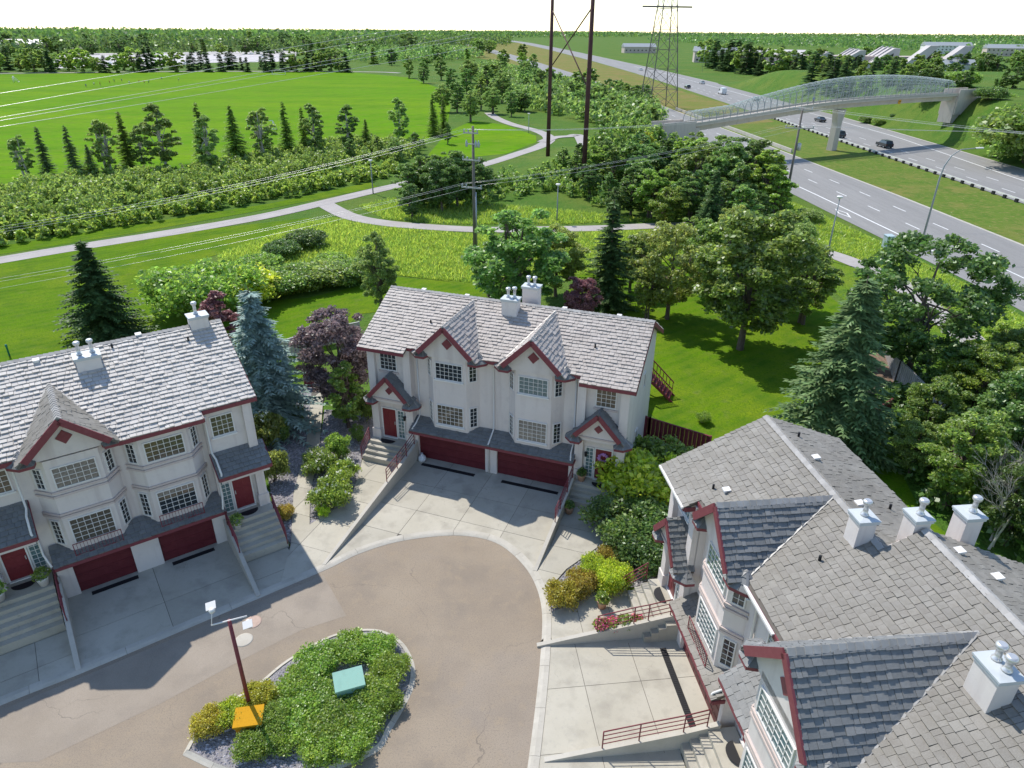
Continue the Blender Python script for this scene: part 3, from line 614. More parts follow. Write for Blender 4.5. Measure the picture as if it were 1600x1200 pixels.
        if rail:
            b = MB(); zr = lo[0]-.62; x0, x1 = xc-hw+.08, xc+hw-.08; yy = yf-.3
            b.beam((x0, yy, zr+.75), (x1, yy, zr+.75), .03, .03); b.beam((x0, yy, zr+.12), (x1, yy, zr+.12), .03, .03)
            for k in range(15): xx = x0+(x1-x0)*k/14; r_ = .009 if 0 < k < 14 else .018; b.box(xx-r_, xx+r_, yy-r_, yy+r_, zr-.1, zr+.76)
            b.build('window_railing', M['rail'], s.root)
    def garage(s, x0, x1, y=0.0, zt=2.08, lamp=True):
        n = 4
        for k in range(n):
            b = MB(); z0, z1 = .02+k*(zt-.02)/n, .02+(k+1)*(zt-.02)/n-.012; b.box(x0, x1, y+.16, y+.2, z0, z1)
            m_ = max(3, int((x1-x0)/.62))
            for i in range(m_):
                a0, a1 = x0+(x1-x0)*(i+.1)/m_, x0+(x1-x0)*(i+.9)/m_; b.box(a0, a1, y+.148, y+.162, z0+.1, z1-.1)
            if k == 0: first = b.build('garage_door', M['gdoor'], s.root)
            else: b.build('door_panel', M['gdoor'], first)
        return first
    def skirt(s, x0, x1, y0=-.5, z0=2.28, y1=.6, m=.5, mat='shake_slate'):
        s.plane([(x0, y0), (x1, y0), (x1, y1), (x0, y1)], z0, x0, y0, 0, m, mat=mat)
        s.fascia((x0, y0-.028, z0-.1), (x1, y0-.028, z0-.1), .17); s.fascia((x0-.028, y0, z0-.1), (x0-.028, y0+.5, z0-.1), .17); s.fascia((x1+.028, y0, z0-.1), (x1+.028, y0+.5, z0-.1), .17)
    def entry_door(s, x, y, z, w=.92, h=2.0, side=1, lite=True):
        """door with one side light; x is the left jamb"""
        b = MB(); b.box(x, x+w, y-.03, y+.03, z, z+h)
        for i in range(2):
            for j in range(3): b.box(x+.1+i*(w/2-.04), x+w/2-.06+i*(w/2-.04), y-.042, y-.028, z+.15+j*.62, z+.62+j*.62)
        d = b.build('door', M['door'], s.root); b = MB(); hx = x+(.07 if side < 0 else w-.07); b.box(hx-.02, hx+.02, y-.1, y-.03, z+.95, z+1.15); b.build('door_handle', M['flue'], d)
        b = MB(); f = .07; b.box(x-f, x-.002, y-.06, y+.04, z-.03, z+h+f); b.box(x+w+.002, x+w+f, y-.06, y+.04, z-.03, z+h+f); b.box(x-.002, x+w+.002, y-.06, y+.04, z+h+.002, z+h+f); b.box(x-f, x+w+f, y-.12, y+.04, z-.09, z-.031); b.build('door_frame', M['white'], d)
        if lite: s.window(x+w+.16 if side > 0 else x-.16-.4, y-.02, z+.03, .4, h-.05, 2, 8, 'teal', sill=False, frame=.06, name='sidelight')
        b = MB(); n = 12; c = (x+w/2, y-.5); b.prism([(c[0]+.5*math.cos(math.pi*k/n+math.pi), c[1]+.1+.42*math.sin(math.pi*k/n+math.pi), z-.1+.02) for k in range(n+1)], (0, 0, .018)); mo = b.build('doormat', M['black']); mo.matrix_world = s.mx.copy(); prop(mo, 'dark half-round doormat at the '+s.where+' front door', 'doormat', 'doormats')
        return d
    def lantern(s, x, y, z):
        b = MB(); b.box(x-.05, x+.05, y-.12, y, z-.03, z+.03); b.lathe((x, y-.16, z-.22), [(.04, 0), (.07, .03), (.08, .22), (.1, .24), (.03, .33)], 8); b.build('wall_lantern', M['black'], s.root)
    def pilaster(s, x0, x1, y, z0, z1, d=.25, foot=None):
        s.wall.box(x0, x1, y, y+d+.05, z0, z1)
        if foot: s.wall.box(x0-.06, x1+.06, y-.06, y+d+.06, foot[0], foot[1])
    def porch_gable(s, xc, y0=-.62, yw=.25, zpk=5.8, ze=4.15, hw=1.5):
        g = (zpk-ze)/hw; yb = yw+.02
        s.plane([(xc, y0), (xc, yb), (xc+hw, yb), (xc+hw, y0)], zpk, xc, y0, -g, 0, mat='shake_slate'); s.plane([(xc, y0), (xc-hw, y0), (xc-hw, yb), (xc, yb)], zpk, xc, y0, g, 0, mat='shake_slate')
        for sg in (-1, 1): s.rake((xc, y0-.03, zpk-.12), (xc+sg*hw*.86, y0-.03, zpk-.12-g*hw*.86), h=.27); s.ear(xc+sg*hw*.93, y0+.3, ze-.32, sg, .92)
        wy = y0+.33
        s.wall.prism([(xc-hw+.1, wy, ze-.3), (xc+hw-.1, wy, ze-.3), (xc+hw-.1, wy, ze+.02), (xc, wy, zpk-.16), (xc-hw+.1, wy, ze+.02)], (0, .55, 0)); s.mould.append(MB()); s.mould[-1].box(xc-hw+.3, xc+hw-.3, wy-.06, wy+.0, ze-.13, ze-.03)
        d = .25; zc = ze+.55; b = MB(); b.prism([(xc-d, wy-.045, zc), (xc, wy-.045, zc-d*1.05), (xc+d, wy-.045, zc), (xc, wy-.045, zc+d*1.05)], (0, .05, 0)); b.build('diamond_panel', M['fascia'], s.root)
    def porch_shed(s, x0, x1, y0, z0, y1, z1, sg=1):
        m = (z1-z0)/(y1-y0); s.plane([(x0, y0), (x1, y0), (x1, y1), (x0, y1)], z0, x0, y0, 0, m, mat='shake_slate')
        s.fascia((x0, y0-.028, z0-.1), (x1, y0-.028, z0-.1), .2)
        for x in (x0-.028, x1+.028): s.fas.prism([(x-.025, y0, z0+.0), (x-.025, y1, z1+.0), (x-.025, y1, z1-.16), (x-.025, y0, z0-.2)], (.05, 0, 0))
        s.wall.box(x0+.1, x1-.1, y0+.12, y1+.1, z0-.42, z0-.14)
def drain(H, x0, x1, y, label):
    b = MB(); b.box(x0, x1, y-.14, y+.14, .05, .068)
    n = int((x1-x0)/.09)
    for i in range(n): xx = x0+(x1-x0)*(i+.5)/n; b.box(xx-.02, xx+.02, y-.12, y+.12, .07, .078)
    o = b.build('trench_drain', M['black']); o.matrix_world = H.mx.copy(); prop(o, label, 'drain', 'trench drains in the driveways')
def railing(H, P, label, rails=4, h=.92, group='maroon metal handrails'):
    """P: local points of the foot line (x, y, z)"""
    root = empty('railing', (H.org[0], H.org[1], 0), H.ang, label, 'railing', group); P = [np.array(p, float) for p in P]
    for k in range(rails):
        b = MB(); z = h*(k+1)/rails; r_ = .028 if k == rails-1 else .02
        b.tube([p+np.array((0, 0, z)) for p in P], r_, 6); b.build('handrail' if k == rails-1 else 'rail', M['rail'], root)
    for i, p in enumerate(P): b = MB(); b.tube([p-np.array((0, 0, .05)), p+np.array((0, 0, h))], .028, 6); b.build('post', M['rail'], root)
    return root
def steps(H, x0, x1, ytop, ztop, n, zlow, depth=.32, back=.25, label=''):
    root = None; rise = (ztop-zlow)/n
    for k in range(n):
        b = MB(); y0 = ytop-k*depth; y1 = back if k == 0 else ytop-(k-1)*depth+.0; z1 = ztop-k*rise
        if k: y1 -= .003
        b.box(x0+k*.002, x1-k*.002, y0, y1, -.02, z1)
        if k == 0: root = b.build('front_steps', M['concrete']); root.matrix_world = H.mx.copy(); prop(root, kind='structure', label=label)
        else: b.build('step', M['concrete'], root)
    return ytop-(n-1)*depth
def ramp_wall(H, x, y0, y1, z0, z1, w, label, ym=None, zm=None):
    b = MB(); pts = [(y0, -.02), (y1, -.02), (y1, z1)]+([(ym, zm)] if ym is not None else [])+[(y0, z0)]
    b.prism([(x-w/2, y, z) for y, z in pts], (w, 0, 0)); o = b.build('retaining_wall', M['curb']); o.matrix_world = H.mx.copy(); prop(o, kind='structure', label=label)

# ---- the middle house: two garages, two gabled bays, gabled porches at both ends
C = House('townhouse', 'pale stucco duplex with two front gables and two wide maroon garage doors', (-1.14-.113, 35.79+.04), R(-19.6)); C.where = 'middle duplex'
m, zr, yr = .5, 9.75, 4.2; zz = lambda y: 7.65+m*y
yj = (9.62-7.65)/m
C.plane([(-8.45, -.4), (-5.35, -.4), (-5.35, .05), (-4.57, .05), (-2.62, yj), (-.67, .05), (.67, .05), (2.62, yj), (4.57, .05), (5.35, .05), (5.35, -.4), (8.45, -.4), (8.45, yr), (-8.45, yr)], 7.65, 0, 0, 0, m)
C.plane([(-8.45, yr), (8.45, yr), (8.45, 8.9), (-8.45, 8.9)], zr, 0, yr, 0, -m, shakes=True)
C.ridge((-8.45, yr, zr), (8.45, yr, zr))
for s_ in (-1, 1):
    C.gable(s_*2.62, 1.95, -.62, 9.62, zz(.05), .05, yj, wy=-.12)
    C.bay(s_*2.62, glasses=(('glass', 'tan') if s_ < 0 else ('teal', 'blind')))
    C.garage(-4.9 if s_ < 0 else .38, -.38 if s_ < 0 else 4.9)
    C.fascia((s_*5.35, -.428, zz(-.4)-.1), (s_*8.45, -.428, zz(-.4)-.1)); C.fascia((s_*5.35, .022, zz(.05)-.1), (s_*4.5, .022, zz(.05)-.1))
    C.fas.prism([(s_*8.43, -.4, zz(-.4)), (s_*8.43, yr, zr), (s_*8.43, 8.9, zz(-.5)), (s_*8.43, 8.9, zz(-.5)-.24), (s_*8.43, yr, zr-.24), (s_*8.43, -.4, zz(-.4)-.24)], (s_*.06, 0, 0))
    a, b_ = sorted((s_*5.2, s_*8.1)); C.wall.prism([(a, .25, 0), (a, 8.5, 0), (a, 8.5, zz(-.2)-.1), (a, yr, zr-.16), (a, .25, zz(.25)-.16)], (b_-a, 0, 0))
    for q0, q1 in ((5.2, 5.68), (7.62, 8.1)):
        a, b_ = sorted((s_*q0, s_*q1)); C.pilaster(a, b_, 0.0, .9, zz(-.05)-.16, foot=(.9, 1.65))
    a = min(s_*6.25, s_*7.3); C.window(a, .24, 5.92, 1.05, 1.0, 4, 4, 'glass' if s_ < 0 else 'tan', sill=False)
    C.mould.append(MB()); C.mould[-1].box(a-.15, a+1.2, .17, .25, 5.68, 5.8)
    C.porch_gable(s_*6.58)
    C.where = 'middle duplex '+('left' if s_ < 0 else 'right')+' unit'; C.entry_door(-7.45 if s_ < 0 else 6.42, .24, 1.12, side=1 if s_ < 0 else -1); C.lantern(s_*5.86, .25, 2.75)
    C.downspout([(s_*5.1, -.42, 2.35), (s_*5.0, .0, 2.62), (s_*4.98, .56, 2.95), (s_*4.98, .54, 7.4)])
    C.fascia((s_*.67, .022, zz(.05)-.1), (0, .022, zz(.05)-.1))
    b = MB(); b.box(-.14, .14, -.0, .02, 0, .4); 
C.wall.prism([(-5.2, .6, 0), (-5.2, 8.4, 0), (-5.2, 8.4, zz(-.2)-.2), (-5.2, yr, zr-.2), (-5.2, .6, zz(.6)-.16)], (10.4, 0, 0))
C.skirt(-5.25, 5.25)
for x0, x1 in ((-5.2, -4.9), (-.38, .38), (4.9, 5.2)): C.wall.box(x0, x1, 0, .62, 0, 2.45)
C.wall.box(-5.2, 5.2, .05, .6, 2.09, 2.42)
C.downspout([(.0, .04, 7.5), (.0, .55, 7.3), (.0, .55, 2.95), (.0, .0, 2.62), (0, -.45, 2.36), (0, -.5, 2.25), (-.12, -.06, 1.95), (-.12, -.06, .1)])
C.chimney(-.5, .45, 3.15, 3.85, 10.25, [(-.2, 3.5, .42), (.2, 3.5, .5)], 9.0); C.chimney(.1, 1.1, 5.2, 5.9, 10.45, [(.4, 5.5, .4), (.8, 5.5, .4)], 8.8)
for x, y, k in ((-4.6, 1.9, 0), (-6.3, 4.5, 1), (5.6, 1.9, 0), (3.0, 4.6, 1), (6.3, 4.7, 1), (-3.4, 4.7, 1)): C.vent(x, y, zr-m*abs(y-yr), k)
for z, y in ((2.0, 3.2), (5.2, 4.6)): C.window(8.115, y, z, .5, .9, 1, 1, 'glass', rot=R(90), sill=False)
# wreath on the right door
b = MB(); n = 18
ring = [(6.88+.24*math.cos(2*math.pi*k/n), .17, 2.62+.24*math.sin(2*math.pi*k/n)) for k in range(n+1)]; b.tube(ring, .06, 6); 
for k in range(60): t = random.uniform(0, 6.28); r_ = random.uniform(.17, .32); c = np.array((6.88+r_*math.cos(t), .12+random.uniform(-.04, .04), 2.62+r_*math.sin(t))); b.obox(c, (.035, 0, .02), (0, .01, 0), (-.02, 0, .035))
w_ = b.build('door_wreath', LEAF['violet']); w_.matrix_world = C.mx.copy(); prop(w_, 'round violet flower wreath hanging on the maroon front door', 'wreath')
C.finish('shake_tan_sheen')
# ---- the left house: single garages, one gabled and one plain bay, shed porches
L = House('townhouse', 'pale stucco row house with bright roof, single garages and shed porches', (-18.21, 27.07), R(35.4)); L.where = 'left row house'
mL, yrL = .52, 4.9; zL = lambda y: 7.93+mL*y; zrL = zL(yrL); yjL = (9.66-7.93)/mL
L.plane([(-13.2, .0), (-3.75, .0), (-3.75, -.1), (-3.7, -.1), (-1.78, yjL), (.14, -.1), (.14, -.4), (3.85, -.4), (3.85, .0), (6.5, .0), (6.5, yrL), (-13.2, yrL)], 7.93, 0, 0, 0, mL, expo=.25, th=.085)
L.plane([(-13.2, yrL), (6.5, yrL), (6.5, 9.8), (-13.2, 9.8)], zrL, 0, yrL, 0, -mL); L.ridge((-13.2, yrL, zrL), (6.5, yrL, zrL))
L.gable(-1.78, 1.92, -.65, 9.66, zL(-.1), -.1, yjL, mat='shake_grey', wy=-.12); L.bay(-1.78, bands=True, glasses=('blind', 'tan'), rail=True, yw=.7)  # darker shakes paint the shade on this gable's slopes
L.bay(1.95, bands=True, glasses=('tan', ('blind', 'tan', 'glass', 'glass', 'glass')), rail=True, yw=.7)
L.wall.box(-13, 3.9, .7, 9.4, 0, zL(.0)-.2); L.wall.box(3.9, 6.2, .35, 9.4, 0, zL(.2)-.2); L.wall.prism([(-12.9, .4, 7.6), (-12.9, 9.4, 7.6), (-12.9, yrL, zrL-.2)], (19.1, 0, 0))
L.fascia((.14, -.428, zL(-.4)-.1), (3.85, -.428, zL(-.4)-.1)); L.fascia((3.85, -.028, zL(0)-.1), (6.5, -.028, zL(0)-.1)); L.fascia((-13.2, -.028, zL(0)-.1), (-3.7, -.028, zL(0)-.1)); L.fascia((3.88, -.4, zL(-.4)-.1), (3.88, -.03, zL(-.4)-.1))
L.fas.prism([(6.48, 0, zL(0)), (6.48, yrL, zrL), (6.48, 9.8, zL(0)), (6.48, 9.8, zL(0)-.24), (6.48, yrL, zrL-.24), (6.48, 0, zL(0)-.24)], (.06, 0, 0))
L.skirt(-3.75, 3.9)
for x0, x1 in ((-3.75, -3.1), (-.6, .65), (3.25, 3.9)): L.wall.box(x0, x1, 0, .72, 0, 2.45)
L.wall.box(-3.75, 3.9, .05, .7, 2.09, 2.42); L.garage(-3.1, -.6); L.garage(.65, 3.25)
for s_ in (1, -1):
    fx = lambda v: v if s_ > 0 else -v
    a, b_ = sorted((fx(3.9), fx(6.5))); L.porch_shed(a, b_, -.8, 4.42, .36 if s_ > 0 else .72, 5.28 if s_ > 0 else 5.5)
    a, b_ = sorted((fx(5.78), fx(6.22))); L.pilaster(a, b_, .0 if s_ > 0 else .3, 1.3, 4.3, foot=(1.3, 2.2)); L.pilaster(a, b_, .1, 4.7, zL(0)-.2)
    L.window(4.25 if s_ > 0 else -5.25, .34 if s_ > 0 else .69, 6.22, 1.0, 1.05, 4, 4, 'tan')
    L.where = 'row house '+('right' if s_ > 0 else 'far left')+' unit'; L.entry_door(4.62 if s_ > 0 else -5.54, .34 if s_ > 0 else .69, 1.6, side=-s_)
    L.downspout([(fx(3.98), -.05, 7.6), (fx(3.98), .28, 7.3), (fx(3.98), .28, 5.35), (fx(4.05), -.1, 5.15), (fx(4.05), -.75, 4.6), (fx(3.98), -.7, 4.2), (fx(3.98), -.02, 4.0), (fx(3.98), -.04, 2.9), (fx(3.8), -.5, 2.4)])
L.chimney(-.5, .55, 3.5, 4.3, 10.45, [(-.25, 3.9, .5), (.3, 3.9, .5)], 9.0); L.chimney(4.95, 5.85, 4.5, 5.2, 11.0, [(5.35, 4.85, .5)], 9.8)
for x, y, k in ((-2.0, 4.6, 1), (1.2, 4.5, 0), (2.5, 4.95, 1), (4.6, 4.0, 0), (-4, 4.95, 1)): L.vent(x, y, zrL-mL*abs(y-yrL), k)
L.finish('shake_pale_sheen')
# ---- the right house: seen along its front, roof towards the camera
Q = House('townhouse', 'long stucco townhouse with weathered grey shake roof and four pale chimneys', (8.44-.45*.9936, 18.47-.45*.1132), R(-83.5)); Q.where = 'right townhouse'
zq = lambda y: 7.55+.5*y; dx = .87; yj1 = (9.52-7.55)/.5; xb = 4.95; yj2 = (9.75-7.55)/.5; hb = 2.15; yv2 = (7.35-7.55)/.5
Q.plane([(-8.45+dx, -.45), (-5.35+dx, -.45), (-5.35+dx, .1), (-2.62-1.87+dx, .1), (-2.62+dx, yj1), (-2.62+1.87+dx, .1), (xb-hb, .1), (xb-hb+.15, yv2+.5), (xb, yj2), (xb+hb, yv2+.5), (xb+hb, .1), (13, .1), (13, 5.3), (1.15, 5.3), (1.15, 4.0), (-8.45+dx, 4.0)], 7.55, 0, 0, 0, .5, expo=.255, th=.055)
Q.plane([(-8.45+dx, 4.0), (1.15, 4.0), (1.15, 7.6), (-8.45+dx, 7.6)], zq(4.0), 0, 4.0, 0, -.38, expo=.255); Q.plane([(1.15, 5.3), (13, 5.3), (13, 10.4), (1.15, 10.4)], zq(5.3), 0, 5.3, 0, -.45, expo=.255)
Q.ridge((-8.45+dx, 4.0, zq(4)), (1.15, 4.0, zq(4))); Q.ridge((1.15, 5.3, zq(5.3)), (13, 5.3, zq(5.3)))
Q.gable(-2.62+dx, 1.87, -.5, 9.52, zq(.1), .1, yj1, mat='shake_slate', wy=-.1); Q.bay(-2.62+dx, bands=True, glasses=('teal', 'teal'), rail=True)
Q.gable(xb, hb, -1.15, 9.75, zq(.1)-.1, .0, yj2, mat='shake_slate', wy=-.85); Q.bay(xb, yf=-.85, yw=.55, z0=2.2, hw=1.25, bands=True, glasses=('teal', 'teal'))
Q.garage(-4.7+dx, -.5+dx); Q.skirt(-5.25+dx, .62, mat='shake_grey')
for x0, x1 in ((-5.2+dx, -4.7+dx), (-.5+dx, .62)): Q.wall.box(x0, x1, 0, .62, 0, 2.45)
Q.wall.box(-5.2+dx, .6, .05, .6, 2.09, 2.42)
Q.wall.prism([(-5.2+dx, .6, 0), (-5.2+dx, 7.3, 0), (-5.2+dx, 7.3, 7.9), (-5.2+dx, 4, zq(4)-.2), (-5.2+dx, .6, zq(.6)-.16)], (5.25, 0, 0)); Q.wall.prism([(-8.1+dx, .25, 0), (-8.1+dx, 7.3, 0), (-8.1+dx, 7.3, 7.9), (-8.1+dx, 4, zq(4)-.2), (-8.1+dx, .25, zq(.25)-.16)], (2.9, 0, 0))
Q.wall.prism([(.95, .55, 0), (.95, 10, 0), (.95, 10, 7.9), (.95, 5.3, zq(5.3)-.2), (.95, .55, zq(.55)-.16)], (11.9, 0, 0))
for q0, q1 in ((-5.68, -5.2), (-8.1, -7.62)): Q.pilaster(q0+dx, q1+dx, 0, .9, zq(-.05)-.16, foot=(.9, 1.65))
Q.window(-7.3+dx, .24, 5.92, 1.05, 1.0, 4, 4, 'teal'); Q.porch_gable(-6.58+dx); Q.entry_door(-7.45+dx, .24, 1.12, side=1)
Q.fascia((-8.45+dx, -.478, zq(-.45)-.1), (-5.35+dx, -.478, zq(-.45)-.1)); Q.fascia((-5.35+dx, .072, zq(.1)-.1), (-4.4+dx, .072, zq(.1)-.1)); Q.fascia((.12, .072, zq(.1)-.1), (xb-hb, .072, zq(.1)-.1)); Q.fas.beam((-5.32+dx, -.45, zq(-.45)-.1), (-5.32+dx, .1, zq(-.45)-.1), .05, .2)
for xe, y0, ye, zr_, zb in ((-8.45+dx, -.45, 4.0, zq(4), 7.6),): Q.fas.prism([(xe-.04, y0, zq(y0)), (xe-.04, ye, zr_), (xe-.04, zb, zr_-.38*3.6), (xe-.04, zb, zr_-.38*3.6-.24), (xe-.04, ye, zr_-.24), (xe-.04, y0, zq(y0)-.24)], (.06, 0, 0))
b = MB(); b.beam((-8.45+dx, -.53, zq(-.45)-.03), (-5.35+dx, -.53, zq(-.45)-.03), .1, .09); b.build('gutter', M['white'], Q.root); b = MB(); b.beam((.12, .02, zq(.1)-.03), (xb-hb-.3, .02, zq(.1)-.03), .1, .09); b.build('gutter', M['white'], Q.root)
Q.porch_shed(.9, 3.55, -.55, 3.9, .6, 4.75); Q.where = 'right townhouse second'; Q.entry_door(1.5, .53, 1.15, side=1); Q.pilaster(3.1, 3.5, -.2, .8, 3.8)
Q.window(1.6, .53, 5.92, 1.05, 1.0, 4, 4, 'teal')
for P in ([(.55, .05, 7.2), (.55, .5, 7.0), (.55, .55, 3.1), (.5, .5, 2.9), (.42, -.42, 2.42), (.42, -.5, 2.2)], [(3.3, .1, 7.2), (3.3, .5, 6.9), (3.3, .52, 5.0), (3.4, .3, 4.75), (3.4, -.5, 4.1), (3.4, -.5, 3.7)]): Q.downspout(P)
Q.chimney(.08, .7, 3.32, 3.92, 10.3, [(.4, 3.6, .42)], 8.8); Q.chimney(.45, 1.05, 4.98, 5.52, 10.5, [(.78, 5.25, .42)], 9.0); Q.chimney(.25, .88, 6.95, 7.55, 10.3, [(.6, 7.3, .45)], 8.2); Q.chimney(6.12, 6.95, 3.25, 3.85, 10.35, [(6.35, 3.6, .36), (6.7, 3.6, .32)], 8.6)
for x, y, k in ((-4.3, 1.1, 1), (-4.75, .75, 0), (-6.3, 4.9, 0), (-4.5, 4.7, 1), (-1.5, 4.8, 1), (.6, 2.3, 0), (-1.9, 6.4, 0), (2.0, 5.9, 1), (2.9, 6.6, 1)): Q.vent(x, y, zq(min(y, 4))-.38*max(0, y-4) if x < 1.1 else zq(min(y, 5.3))-.45*max(0, y-5.3), k)
Q.finish('shake_grey')

# ------------------------------------------------------------------ driveways, walks, steps, walls, railings
def near_edge(p): return int(np.argmin(np.linalg.norm(EDGE_OUT-np.array(p[:2]), axis=1)))
def along(p, q):
    i, j = near_edge(p), near_edge(q); return list(EDGE_OUT[i:j+1]) if i <= j else list(EDGE_OUT[j:i+1])[::-1]
ZS = .055
sheet('asphalt_patch', [spot(*p, 0)[:2] for p in [(-200, 1199), (0, 1110), (128, 1058), (270, 998), (405, 941), (505, 899), (520, 925), (541, 962), (470, 985), (380, 1030), (250, 1100), (60, 1190)]], .004, M['asphalt_patch'], 'lighter strip of asphalt along the row house driveway')
tL, tR = spot(511, 887, 0)[:2], spot(848, 897, 0)[:2]
slabs('driveway', [C.world(-4.95, .3), *along(tL, tR), C.world(5.15, .3)], C.ang, (-6, -2.6, 0.1, 2.7, 6), (-13, -7.2, -5.0, -2.6, .4), ZS, 'pale concrete driveway in front of the middle duplex', C.org)
slabs('driveway', [L.world(-3.68, .3), *along(L.world(-3.68, -5.2), L.world(3.75, -5.2)), L.world(3.75, .3)], L.ang, (-4, .05, 4), (-7, -2.9, .4), ZS, 'shaded concrete driveway of the left row house', L.org)
qa, qb = Q.world(-5.0, -6.6), Q.world(1.2, -8.2)
slabs('driveway', [Q.world(-4.55, .3), Q.world(.75, .3), Q.world(2.4, -9.6), *along(qb, qa)], Q.ang, (-6, -2.3, 0.6, 4), (-11, -4.6, -2.2, .4), ZS, 'sunlit concrete driveway of the right townhouse', Q.org)
drain(C, -4.45, -.85, -.62, 'long black trench drain before the left garage of the middle duplex'); drain(C, .92, 4.5, -.62, 'long black trench drain before the right garage of the middle duplex')
drain(L, -2.7, -.65, -.3, 'short black trench drain before the left single garage'); drain(L, .95, 3.0, -.3, 'short black trench drain before the right single garage'); drain(Q, -3.9, .1, -.75, 'black trench drain across the sunlit right driveway')
# walks (slightly sloped up towards the steps)
def climb(H, y0, y1, z1):
    def f(p):
        d = np.array(p[:2])-H.org; y = -d[0]*math.sin(H.ang)+d[1]*math.cos(H.ang); return ZS+(z1-ZS)*np.clip((y-y0)/(y1-y0), 0, 1)
    return f
yl = steps(C, -8.15, -5.1, -.55, 1.0, 4, .2, label='shaded concrete entry steps of the left unit, middle duplex'); yr_ = steps(C, 5.2, 8.1, -.55, 1.0, 4, .2, label='concrete entry steps of the wreath door')
ym_ = steps(L, 3.95, 6.3, -.7, 1.5, 6, .28, back=.35, label='shaded concrete steps of the row house right unit'); steps(L, -6.6, -3.95, -.6, 1.5, 6, .28, back=.7, label='shaded concrete steps at the left edge'); steps(Q, -8.1+dx, -5.15+dx, -.55, 1.0, 4, .2, label='concrete steps of the right townhouse porch'); steps(Q, .85, 3.5, -.6, 1.0, 4, .2, back=.5, label='concrete steps below the shed porch roof')
ws = smooth_line([spot(*p, 0) for p in [(507, 594), (499, 700), (486, 765), (484, 821)]], 3)[:, :2]
slabs('walkway', [spot(489, 594, 0), *ws, spot(513, 801, 0), spot(545, 786, 0), spot(556, 757, 0), C.world(-8.2, yl-.0), C.world(-5.05, yl-.0), C.world(-5.05, -10.6), *along(tL, spot(452, 912, 0)), spot(455, 850, 0), spot(459, 770, 0), spot(478, 700, 0)], C.ang, (-16, -11.3, -9.2, -7.1, 4), (-14, -9.8, -7.6, -5.4, -3.3, -1.2, 1, 3.2, 5.4, 7.6, 10, 12), ZS, 'pale concrete walkway between the row house and the middle duplex', C.org)
slabs('walkway', [L.world(3.95, -2.35), L.world(6.4, -2.35), spot(445, 838, 0), spot(455, 850, 0), *along(spot(452, 912, 0), L.world(3.95, -5.3))], L.ang, (3, 6.2, 12), (-9, -3.9, 0), ZS, 'shaded concrete walk to the row house right steps', L.org)
slabs('walkway', [L.world(-6.8, -2.25), L.world(-3.88, -2.25), *along(L.world(-3.88, -5.4), L.world(-8.5, -5.6))], L.ang, (-12, -5.2, 0), (-9, -3.9, 0), ZS, 'shaded concrete walk at the lower left', L.org)
slabs('walkway', [C.world(5.3, yr_), C.world(8.1, yr_), spot(948, 845, 0), spot(925, 862, 0), spot(885, 890, 0), spot(862, 916, 0), *along(spot(860, 920, 0), tR)], C.ang, (3, 12), (-14, -7.2, -5.2, -3.4, 1), ZS, 'concrete walk to the wreath door', C.org)
slabs('walkway', [spot(859, 958, 0), spot(899, 944, 0), spot(932, 924, 0), spot(978, 918, 0), Q.world(-7.4+.2, -1.5), Q.world(-4.3, -1.5), Q.world(-4.75, -6.2), *along(Q.world(-5.0, -7), spot(859, 958, 0))], Q.ang, (-12, -3), (-12, -5.6, -4.1, -2.6, 0), ZS, 'sunlit concrete walk to the right townhouse porch', Q.org)
slabs('walkway', [Q.world(.85, -1.6), Q.world(3.5, -1.6), Q.world(4.6, -9.4), Q.world(2.7, -9.4)], Q.ang, (-12, 12), (-12, -5.6, -3.6, 0), ZS, 'concrete walk beside the right driveway', Q.org)
ramp_wall(C, -5.0, -.1, -10.7, 1.35, .09, .2, 'long sloping concrete wall left of the middle driveway', -1.5, 1.05); ramp_wall(C, 5.28, -.1, -7.4, 1.3, .09, .2, 'sloping concrete wall right of the middle driveway', -1.5, .95)
ramp_wall(L, 3.85, -.1, -5.05, 1.5, .09, .2, 'sloping concrete wall right of the row house driveway', -1.3, 1.2); ramp_wall(L, -3.78, -.1, -5.05, 1.5, .09, .2, 'sloping concrete wall left of the row house driveway', -1.3, 1.2)
ramp_wall(Q, -4.65, -.1, -6.3, 1.3, .09, .2, 'sloping concrete wall above the right driveway', -1.5, 1.0); ramp_wall(Q, .8, -.1, -6.8, 1.2, .09, .2, 'sloping concrete wall at the lower right', -1.5, .9)
railing(C, [(-5.0, -.4, 1.25), (-5.0, -1.5, 1.05), (-5.0, -2.7, .9), (-5.0, -4.0, .74)], 'maroon handrail on the wall beside the middle duplex left garage')
railing(C, [(-8.15, -.5, 1.0), (-8.15, -1.6, .25)], 'short maroon handrail left of the shaded steps under the purple tree')
railing(C, [(5.28, -.4, 1.2), (5.28, -1.5, .95), (5.28, -2.9, .72), (5.28, -3.9, .58)], 'maroon handrail on the wall beside the wreath door')
railing(L, [(3.85, -.5, 1.4), (3.85, -1.3, 1.2), (3.85, -2.4, .9)], 'maroon handrail between the right single garage and its steps')
railing(L, [(6.25, -.6, 1.5), (6.25, -2.3, .3)], 'maroon handrail on the bed side of the row house right steps')
railing(L, [(-3.78, -.5, 1.4), (-3.78, -1.3, 1.2), (-3.78, -2.6, .9)], 'maroon handrail between the left single garage and its steps')
railing(L, [(-6.5, -.6, 1.5), (-6.5, -2.3, .3)], 'maroon handrail at the left edge of the picture')
railing(Q, [(-4.65, -.3, 1.25), (-4.65, -1.3, 1.05), (-4.65, -1.95, .95), (-4.65, -3.6, .6)], 'maroon handrail behind the row of flower pots')
railing(Q, [(.8, -.6, 1.1), (.8, -1.5, .9), (.8, -3.2, .65), (.8, -4.6, .42)], 'maroon handrail at the bottom edge beside the right driveway')
